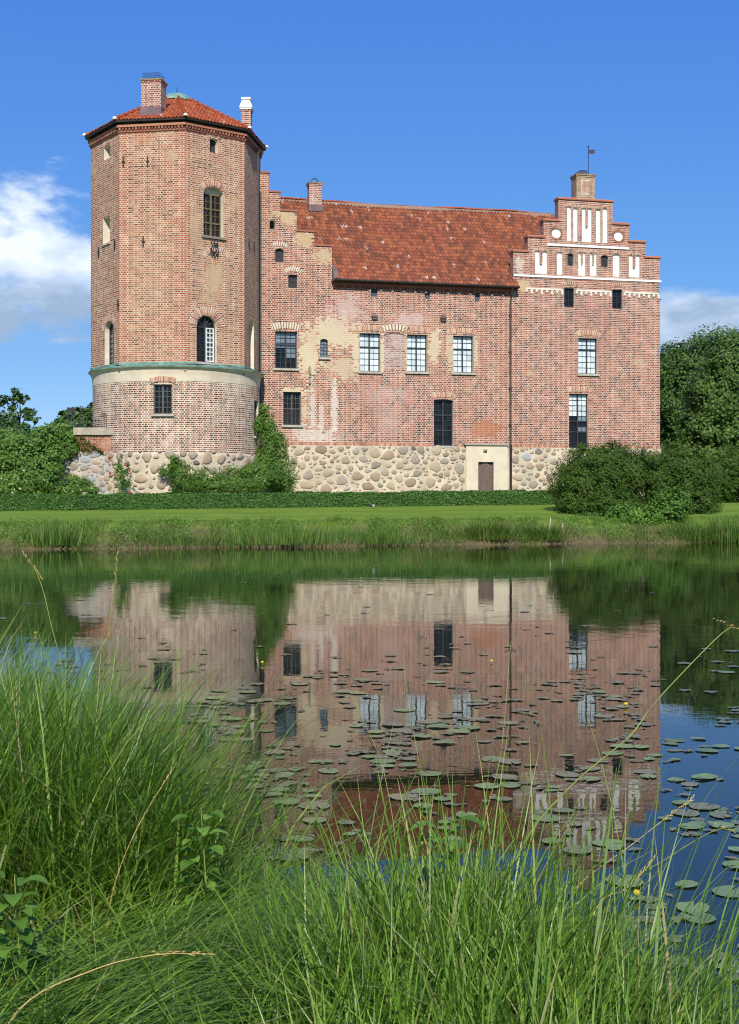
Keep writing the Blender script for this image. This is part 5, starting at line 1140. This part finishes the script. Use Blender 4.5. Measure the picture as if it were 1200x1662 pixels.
# ------------------------------------------------------------------ far bank: grass, reeds, tussocks
fb = Leaves(); n = 40000
x = rng.uniform(-18, 22, n); r_ = rng.beta(1.1, 2.0, n) * 4.6 - 0.1; y = shore_y(x) + r_; z = ground_z(x, y)
cl = 0.5 + 0.5 * np.sin(x * 1.7 + 0.6) * np.sin(x * 0.61 + 2) ; keep = (rng.random(n) < 0.15 + 0.85 * cl) | (r_ > 2); bare = (np.abs(x - 4.6) < 0.9) & (r_ < 2.2) | (np.abs(x - 8.3) < 1.3) & (r_ < 2.4); keep &= ~(bare & (rng.random(n) < 0.85))
x, y, z, r_ = x[keep], y[keep], z[keep], r_[keep]; n = len(x); hgt = np.interp(r_, [0, 1.0, 2.5, 4.6], [0.42, 0.30, 0.18, 0.08]) * rng.uniform(0.5, 1.25, n) * (0.55 + 0.75 * (0.5 + 0.5 * np.sin(x * 2.9 + 1.3 * np.sin(x * 1.1))) + 0.25 * np.sin(x * 7.3))
blades(fb, np.stack([x, y, z - 0.02], 1), hgt, np.full(n, 0.009), rng.uniform(0, 2 * np.pi, n), rng.uniform(0, 0.35, n), rng.uniform(0.3, 1.5, n), 3)
o = fb.build('bank_grass', M['grass_bank'], None); tag(o, 'rough green grass growing down the far moat bank', kind='stuff')
fw_ = Leaves(); n = 20000; x = rng.uniform(-18, 14, n); r_ = rng.beta(1.6, 2.2, n) * 3.6 + 0.1; y = shore_y(x) + r_; keep = (np.sin(x * 2.3) * np.sin(x * 0.9 + 1) + 0.35 * np.sin(r_ * 3 + x)) > -0.1 ; x, y = x[keep], y[keep]; n = len(x)
P = np.stack([x, y, ground_z(x, y) + rng.random(n) * 0.25], 1); Nn = rand_unit(n) * 0.7 + np.array((0, -0.4, 0.8)); Nn /= np.linalg.norm(Nn, axis=1, keepdims=True)
fw_.add(*leaf_arrays(P, Nn, 0.026 + 0.02 * rng.random(n))); o = fw_.build('bank_weeds', M['leaf_bright'], None); tag(o, 'low leafy weeds covering the far moat bank', kind='stuff')
def tussock(name, label, px, r_off, rad, n, h, mat, upright, cat, group=None, w=0.010):
    d = 50.0
    for _ in range(6): d = float(shore_y(np.array([(px - 600) / F * d]))[0]) + r_off
    x = (px - 600) / F * d; t = gz(x, d); lv = Leaves(); q = rng.normal(size=(n, 2)) * rad * np.array((1, 0.5)); az_ = np.arctan2(q[:, 1], q[:, 0]) + rng.normal(size=n) * 0.6
    P = np.stack([q[:, 0], q[:, 1], np.full(n, -0.04)], 1); dist = np.linalg.norm(q, axis=1) / rad
    blades(lv, P, h * rng.uniform(0.55, 1.1, n), np.full(n, w), az_, 0.05 + 0.12 * dist, (0.25 if upright else 1.3) * rng.uniform(0.3, 1.2, n), 4)
    o = lv.build(name, mat, None, (x, d, max(t, -0.05))); tag(o, label, cat, group); return o
tussock('grass_tussock', 'rounded grass tussock at the waterline below the door', 788, 0.55, 0.55, 900, 0.95, M['grass_bank'], False, 'tussock')
tussock('grass_tussock', 'grass tussock at the waterline by the pale stakes', 884, 0.45, 0.5, 700, 0.85, M['grass_bank'], False, 'tussock')
tussock('reed_clump', 'upright iris clump on the far bank at the picture edge, below the vines', 80, 0.3, 0.42, 220, 0.95, M['reed'], True, 'reeds', w=0.018)
tussock('reed_clump', 'thick reed bed at the waterline before the stone plinth', 455, 0.25, 1.5, 900, 0.75, M['reed'], True, 'reeds', w=0.014)
tussock('reed_clump', 'narrow reed clump at the waterline midway along the plinth', 600, 0.25, 0.8, 420, 0.7, M['reed'], True, 'reeds', w=0.013)
tussock('reed_clump', 'reeds at the waterline right of the big shrub', 1130, 0.2, 0.7, 500, 1.0, M['grass_bank'], False, 'reeds')
tussock('reed_clump', 'tall upright reeds at the picture edge before the distant lawn', 1180, 0.1, 0.5, 420, 1.15, M['reed'], True, 'reeds', w=0.018)
tussock('reed_clump', 'reed clump at the waterline below the low creeper', 290, 0.3, 0.9, 420, 0.6, M['grass_bank'], False, 'reeds')
for (px, lab, hh, tilt) in ((892, 'taller pale wooden stake leaning on the bank', 0.42, 0.12), (914, 'shorter pale wooden stake on the bank nearer the shrub', 0.30, -0.05)):
    d = 53.9; x = (px - 600) / F * d; mb = MB(); mb.box(-0.018, 0.018, -0.018, 0.018, -0.2, hh); mb.poly([(-0.018, -0.018, hh), (0.018, -0.018, hh), (0, 0, hh + 0.05)]); o = mb.build('wooden_stake', M['stake'], None, (x, d, gz(x, d) + 0.05), (0, tilt, 0)); tag(o, lab, 'stake')
# magpie on the lawn
bd = 61.0; bx_ = (607 - 600) / F * bd; bird = thing('bird', 'small black and white bird standing on the lawn by the hedge', 'bird', (bx_, bd, gz(bx_, bd)), R(20))
def blob(name, pts, rs, mat, parent):
    mb = MB(); mb.tube(pts, rs, 8); return mb.build(name, mat, parent, smooth=True)
blob('body', [(-0.42, 0, 0.20), (-0.22, 0, 0.19), (-0.10, 0, 0.17), (0.0, 0, 0.17), (0.08, 0, 0.22), (0.11, 0, 0.27), (0.15, 0, 0.285), (0.20, 0, 0.275)], [0.012, 0.022, 0.05, 0.075, 0.055, 0.042, 0.030, 0.004], M['bird_black'], bird)
blob('wing_patch', [(-0.12, -0.055, 0.18), (-0.02, -0.08, 0.18), (0.05, -0.06, 0.19)], [0.008, 0.03, 0.008], M['bird_white'], bird); blob('belly', [(-0.06, 0, 0.11), (0.0, 0, 0.105), (0.05, 0, 0.14)], [0.02, 0.05, 0.03], M['bird_white'], bird)
for sy in (-0.03, 0.03): mb = MB(); mb.tube([(0, sy, 0.12), (-0.02, sy, 0.06), (0.0, sy, 0.0), (0.05, sy, 0.0)], 0.006, 5); mb.build('leg', M['bird_black'], bird)

# ------------------------------------------------------------------ water lilies
PADS = []
for k in range(5):
    rs = random.Random(50 + k); mb = MB(); N_ = 20; rim = []; 
    for i in range(N_ + 1):
        t = 0.16 + (2 * math.pi - 0.32) * i / N_; rr_ = (1 + 0.05 * math.sin(3 * t + k) + rs.uniform(-0.02, 0.02)) * (0.82 + 0.18 * abs(math.sin(t / 2))); rim.append((rr_ * math.cos(t) * 1.1, rr_ * math.sin(t) * 0.92, 0.02 + 0.05 * max(0, math.sin(2.0 * t + k * 1.7)) ** 3))
    mid = [(x_ * .55, y_ * .55, 0.012) for x_, y_, _ in rim]
    for i in range(N_): mb.poly([rim[i], rim[i + 1], mid[i + 1], mid[i]]); mb.poly([mid[i], mid[i + 1], (0.02, 0, 0.005)])
    PADS.append(mb)
PAD_ME = {}
def pad_me(k, m):
    if (k, m) not in PAD_ME: o = PADS[k].build('lily_pad', M[m]); PAD_ME[(k, m)] = o.data; bpy.data.objects.remove(o)
    return PAD_ME[(k, m)]
cand = []
def pad_density(px, py):
    n = 0.5 + 0.5 * math.sin(px * 0.021 + py * 0.013 + 1) * math.sin(px * 0.008 - py * 0.037 + 0.6)
    n2 = 0.5 + 0.5 * math.sin(px * 0.047 + 2.1) * math.sin(py * 0.083 + px * 0.01)
    band = np.interp(py, [890, 905, 945, 960, 1040, 1090, 1150, 1260, 1340, 1400, 1480, 1560], [0.0, 0.16, 0.10, 0.05, 0.22, 0.65, 0.85, 0.75, 0.40, 0.22, 0.35, 0.4])
    if px > 1070: band *= 0.7 if py > 1120 else 0.3
    if 850 < px < 1060 and 1230 < py < 1420: band *= 0.35
    if 560 < px < 850 and 1300 < py < 1420: band *= 0.4
    if px < 560 and py > 1120: band *= 1.0
    return band * 0.8 * (0.02 + 1.15 * n * n) * (0.25 + 1.0 * n2)
tries = 0
while len(cand) < 720 and tries < 90000:
    tries += 1; d = 1 / random.uniform(1 / 42.0, 1 / 4.6); x = random.uniform(-0.30, 0.30) * d; py = HY + EYE * F / d; px = 600 + x * F / d
    if random.random() > pad_density(px, py) * min(1.0, d / 6.0): continue
    if float(poly_sd(np.array([x]), np.array([d]), NEAR)[0]) > -0.12: continue
    r0 = random.choice((0.028, 0.04, 0.052, 0.062, 0.085)) * random.uniform(0.85, 1.15)
    if any((x - q[0]) ** 2 + (d - q[1]) ** 2 < (random.uniform(0.45, 0.8) * (r0 + q[2])) ** 2 for q in cand): continue
    cand.append((x, d, r0))
cand.sort(key=lambda q: -q[2] / q[1] ** 1.5)
def pad_label(x, d, old):
    l_, g_ = pad_zone(x, d); return (l_.replace('green lily pad', 'olive brown lily pad'), 'olive ' + g_) if old else (l_, g_)
def pad_zone(x, d):
    px = 600 + x * F / d
    if px > 1068: return ('green lily pad floating where blue sky reflects, right of the castle reflection', 'lily pads on the reflected sky')
    if d < 7.2: return ('green lily pad floating near the grassy bank in the foreground', 'lily pads near the near bank')
    if d < 10: return ('green lily pad floating over the reflected roof and gable', 'lily pads over the reflected roof')
    return ('green lily pad floating over the reflected brick walls', 'lily pads over the reflected walls')
rest = Leaves()
for i, (x, d, r0) in enumerate(cand):
    old = random.random() < 0.42; k = random.randrange(5)
    if i < 300:
        o = link('lily_pad', pad_me(k, 'pad_old' if old else 'pad'), None, (x, d, 0.004 + 0.003 * random.random()), (random.gauss(0, 0.012), random.gauss(0, 0.012), random.uniform(0, 6.28)), (r0, r0 * random.uniform(0.85, 1.1), r0 * random.choice((0.3, 0.5, 1.2))))
        l_, g_ = pad_label(x, d, old); tag(o, l_, 'lily pad', g_)
    else:
        a = random.uniform(0, 6.28); V = np.array([(x + r0 * math.cos(a + t), d + r0 * 0.9 * math.sin(a + t), 0.005 + 0.006 * (q % 2)) for q, t in enumerate(np.linspace(0, 2 * np.pi, 8, endpoint=False))])
        rest.add(V, np.array([[0, 1, 2, 3], [0, 3, 4, 7], [4, 5, 6, 7]]), np.full(8, random.random()))
o = rest.build('lily_pads', M['pad_old']); tag(o, 'small far lily pads scattered over the moat', kind='stuff')
# floating weed film between the pads
wf = Leaves(); n = 0; V_ = []
for i in range(900):
    x, d, r0 = random.choice(cand); P = np.array([[x + random.gauss(0, r0 * 1.2), d + random.gauss(0, r0 * 1.0), 0.0035]])
    if float(poly_sd(P[:, 0], P[:, 1], NEAR)[0]) > -0.05: continue
    wf.add(*leaf_arrays(P, np.array([[0.0, 0.0, 1.0]]), random.uniform(0.015, 0.05), 0.5))
o = wf.build('floating_weed', M['pad_old']); tag(o, 'olive scraps of pond weed floating between the pads', kind='stuff')
# yellow water-lily blooms on short stems
fl = MB(); fl.lathe([(0.0, 0.018), (0.011, 0.02), (0.016, 0.029), (0.014, 0.038), (0.007, 0.04), (0.0, 0.037)], 10); st = MB(); st.tube([(0, 0, -0.03), (0.004, 0, 0.025)], 0.005, 5)
for (px, py, lab) in ((1016, 1143, 'yellow water lily bloom over the reflected gable wall'), (798, 1073, 'yellow water lily bloom beneath the reflected tall window'), (426, 1075, 'yellow water lily bloom beside the reflected creeper'), (58, 1027, 'yellow water lily bloom beyond the tall grass at the picture edge'), (1180, 1595, 'yellow water lily bloom among grass in the near corner'), (1034, 1450, 'yellow water lily bud near the grass seed heads'), (1005, 888, 'tiny yellow water lily bloom far off below the big shrub')):
    d = EYE * F / (py - HY) * 0.985; t = thing('water_lily_flower', lab, 'flower', ((px - 600) / F * d, d, 0), 0, 'yellow water lily blooms'); fl.build('bloom', M['yellow_petal'], t, smooth=True); st.build('stem', M['stalk_green'], t)

# ------------------------------------------------------------------ foreground sedge and grass
fg = Leaves()
def clump(cx, cy, n, rad, L, az0=None, azs=9.0, lean=(0.05, 0.4), tip=(0.4, 1.9), w=0.0031, seg=5, tone=(0.0, 0.95)):
    q = rng.normal(size=(n, 2)) * rad; x = cx + q[:, 0]; y = cy + q[:, 1]; z = ground_z(x, y); az_ = np.arctan2(q[:, 1], q[:, 0]) + rng.normal(size=n) * 0.7
    if az0 is not None: az_ = np.where(rng.random(n) < 0.75, az0 + rng.normal(size=n) * azs, az_)
    Ls = L * rng.uniform(0.35, 1.1, n); rr_ = rng.uniform(*tone, n); dry = rng.random(n) < 0.03; rr_[dry] = rng.uniform(0.94, 1.0, dry.sum())
    blades(fg, np.stack([x, y, z - 0.03], 1), Ls, w * rng.uniform(0.45, 1.0, n) * np.where(rng.random(n) < 0.12, 2.0, 1.2), az_, rng.uniform(*lean, n), np.where(rng.random(n) < 0.06, rng.uniform(2.0, 2.7, n), rng.uniform(*tip, n)), seg, rr_)
# big fountain at the left, leaning out over the water
for (cx, cy, n, rad, L) in ((-1.20, 4.9, 3000, 0.25, 1.06), (-0.92, 4.7, 1700, 0.20, 0.74), (-1.6, 5.2, 2500, 0.28, 1.1), (-1.12, 5.5, 2000, 0.22, 0.92), (-1.65, 5.9, 2100, 0.28, 1.05), (-2.15, 6.3, 2100, 0.34, 1.02), (-1.7, 4.4, 1700, 0.25, 0.9), (-2.5, 7.4, 1900, 0.4, 0.95), (-1.9, 6.9, 1000, 0.3, 0.7), (-2.15, 7.3, 1500, 0.26, 0.95)):
    clump(cx, cy, n, rad, L, 0.1, 2.4, (0.03, 0.42), (0.5, 2.1), 0.0035)
n = 5200; x = rng.uniform(-3.2, 0.9, n); y = rng.uniform(2.2, 7.5, n); kp = poly_sd(x, y, NEAR) > 0.15; x, y = x[kp], y[kp]; n = len(x)     # flattened dead thatch under the green
blades(fg, np.stack([x, y, ground_z(x, y) + 0.02], 1), rng.uniform(0.12, 0.4, n), rng.uniform(0.0015, 0.004, n), rng.uniform(0, 6.28, n), rng.uniform(0.7, 1.3, n), rng.uniform(1.4, 1.9, n), 3, rng.uniform(0.94, 1.0, n))
# combed mat in the middle left
for (cx, cy, n, rad, L) in ((-0.75, 3.75, 2000, 0.24, 0.66), (-0.38, 4.0, 1700, 0.22, 0.52), (-0.95, 3.2, 1800, 0.25, 0.62), (-0.45, 3.3, 1900, 0.22, 0.60), (-0.1, 4.45, 900, 0.20, 0.34), (-0.45, 4.75, 1100, 0.22, 0.45), (-0.65, 2.75, 1500, 0.2, 0.55), (-0.2, 2.8, 1400, 0.18, 0.5), (-0.9, 2.5, 1000, 0.2, 0.5)):
    clump(cx, cy, n, rad, L, -0.15, 0.55, (0.5, 1.1), (1.3, 2.0), 0.0036)
# upright fan in the bottom centre and right
for (cx, cy, n, rad, L) in ((0.22, 3.5, 1100, 0.13, 0.76), (0.02, 3.3, 1300, 0.17, 0.56), (0.40, 3.35, 1100, 0.13, 0.60), (0.56, 3.3, 650, 0.11, 0.48), (0.3, 3.0, 1400, 0.18, 0.56), (0.55, 2.9, 1200, 0.15, 0.50), (0.28, 3.8, 400, 0.12, 0.40), (0.0, 3.8, 600, 0.14, 0.44), (0.70, 2.65, 1000, 0.14, 0.44), (0.4, 2.55, 1100, 0.16, 0.46), (0.0, 2.6, 1000, 0.16, 0.46)):
    clump(cx, cy, n, rad, L, 1.0, 1.6, (0.0, 0.5), (0.25, 1.75), 0.0044)
for _ in range(60):                      # loose cover so no bare soil shows
    cx, cy = random.uniform(-3.4, 1.2), random.uniform(2.3, 8.2)
    if float(poly_sd(np.array([cx]), np.array([cy]), NEAR)[0]) > (0.75 if cx > 0.3 else 0.2): clump(cx, cy, 300, 0.22, 0.32, None, 9, (0.05, 0.6), (0.5, 1.8), 0.0032, 4)
clump(0.6, 2.9, 170, 0.16, 0.95, 0.5, 0.5, (0.4, 0.8), (0.7, 1.4), 0.0034, 6)      # long blades arching to the right
clump(0.35, 3.4, 120, 0.22, 0.95, 0.9, 0.9, (0.05, 0.4), (0.2, 1.0), 0.0026, 6)
clump(-0.4, 4.5, 220, 0.35, 0.95, 0.4, 0.6, (0.4, 0.8), (0.8, 1.6), 0.0024, 6)
o = fg.build('sedge_grass', M['grass_near'], None); tag(o, 'dense tall green sedge grass on the near bank', kind='stuff')
# single long stalks with seed heads
def stalk(label, root, pts_px, depth, mat='straw', r=0.0022, head=True):
    """a curved grass stalk from its root through points in the air"""
    P = [Vector((root[0], root[1], gz(*root)))] + [Vector(at(px, py, dd)) for (px, py), dd in zip(pts_px, depth)]
    cur = []
    for i in range(len(P) - 1):
        p0, p1, p2, p3 = P[max(i - 1, 0)], P[i], P[i + 1], P[min(i + 2, len(P) - 1)]
        for t in np.linspace(0, 1, 6, endpoint=False): cur.append(0.5 * ((2 * p1) + (p2 - p0) * t + (2 * p0 - 5 * p1 + 4 * p2 - p3) * t * t + (3 * p1 - p0 - 3 * p2 + p3) * t ** 3))
    cur.append(P[-1]); base = cur[0]; t = thing('grass_stalk', label, 'grass stalk', base); mb = MB(); n = len(cur)
    mb.tube([c - base for c in cur], [r * (1 - 0.55 * i / n) for i in range(n)], 5); mb.build('stem', M[mat], t)
    if head:
        mb = MB(); d = (cur[-1] - cur[-3]).normalized()
        for k in range(12):
            q = cur[-1] - base - d * 0.012 * k; s_ = Vector((random.uniform(-1, 1), random.uniform(-1, 1), random.uniform(-.4, 1))).normalized(); e = q + d * 0.016 + s_ * 0.008; mb.tube([q, q.lerp(e, 0.5) + s_ * 0.002, e], [0.0006, 0.0022, 0.0004], 4)
        mb.build('seed_head', M['straw'], t)
stalk('longest golden stalk arching up to the right over the moat', (0.22, 3.5), [(835, 1400), (923, 1280), (1021, 1196), (1067, 1136), (1172, 1028), (1199, 1021)], [3.6, 3.8, 4.0, 4.1, 4.3, 4.35], 'stalk_green', 0.003)
stalk('straight reddish stalk with bare tip pointing at the reflected sky', (0.35, 3.6), [(900, 1480), (1040, 1360), (1126, 1294)], [3.7, 3.9, 4.0])
stalk('stalk with pale bent seed head at right over dark blue water', (0.3, 3.3), [(960, 1480), (1080, 1395), (1160, 1348), (1192, 1350)], [3.5, 3.7, 3.8, 3.85], 'stalk_green', 0.0024)
stalk('stalk with fluffy seed head below the bent one', (0.45, 3.3), [(960, 1490), (1020, 1440), (1062, 1395)], [3.4, 3.5, 3.55])
stalk('tall upright green stalk crossing the reflected tall window', (0.05, 3.7), [(700, 1440), (690, 1300), (660, 1120), (655, 1050)], [3.8, 3.9, 4.0, 4.05], 'stalk_green', 0.0014, False)
stalk('tall thin stalk crossing the reflected pair of windows', (-0.05, 3.7), [(640, 1430), (625, 1260), (590, 1170), (568, 1120)], [3.8, 3.9, 4.0, 4.05], 'stalk_green', 0.0014, False)
stalk('tall green stalk crossing the reflected downpipe', (0.3, 3.6), [(775, 1400), (812, 1230), (826, 1080), (830, 1040)], [3.7, 3.85, 3.95, 4.0], 'stalk_green', 0.0014, False)
stalk('thin arching stalk above the tall grass at the picture edge', (-1.35, 5.3), [(105, 1150), (80, 1000), (62, 935), (40, 900)], [5.3, 5.35, 5.4, 5.4], 'stalk_green')
stalk('slender stalk rising in front of the reflected rose corner', (-1.1, 5.2), [(165, 1120), (185, 960), (190, 900)], [5.2, 5.2, 5.2], 'stalk_green')
stalk('dry straw lying across the combed grass in the near corner', (-0.92, 2.95), [(30, 1640), (150, 1575), (250, 1550), (335, 1548)], [3.0, 3.05, 3.1, 3.1])
stalk('dry golden straw slanting through the tall grass clump', (-0.85, 4.1), [(185, 1440), (225, 1340), (283, 1245)], [4.15, 4.2, 4.25])
# broad-leaved weeds among the grass
def weed(label, x, y, h, n, s):
    t = thing('broadleaf_weed', label, 'weed', (x, y, gz(x, y))); mb = MB(); mb.tube([(0, 0, -0.03), (0.02, 0.0, h * 0.5), (0.0, 0.02, h)], [0.003, 0.0025, 0.0015], 5); mb.build('stem', M['stalk_green'], t)
    n *= 3; s *= 0.72
    for k in range(n):
        a = k * 2.4 + random.uniform(-.4, .4); zc = h * (0.25 + 0.75 * k / n); ln = s * random.uniform(0.7, 1.1); V = []; rows = 5
        for i in range(rows + 1):
            f = i / rows; w_ = ln * 0.36 * math.sin(math.pi * min(f * 0.9 + 0.08, 1.0)) ** 0.8 if i < rows else 0.0005; rr_ = 0.03 + ln * f; zz = zc + ln * (0.5 * f - 0.65 * f * f)
            for q in (-1, 0, 1): V.append((rr_ * math.cos(a) - q * w_ * math.sin(a), rr_ * math.sin(a) + q * w_ * math.cos(a), zz + 0.25 * w_ * abs(q)))
        Q = [(3 * i + j, 3 * i + j + 1, 3 * i + j + 4, 3 * i + j + 3) for i in range(rows) for j in (0, 1)]
        np_mesh('leaf', V, Q, M['leaf_bright'], [random.uniform(0.3, 1.0)] * len(V), t, smooth=True)
weed('nettle-like weed with broad leaves at the picture edge low in the grass', -0.98, 3.55, 0.42, 12, 0.10)
weed('broad bright leaves standing up in the bottom centre grass', 0.22, 3.75, 0.62, 9, 0.11)
weed('broad leaved weed half hidden in the tall grass clump', -0.55, 4.2, 0.5, 9, 0.09)
weed('single weed with round leaves deep in the bottom centre grass', 0.12, 3.25, 0.34, 6, 0.09)
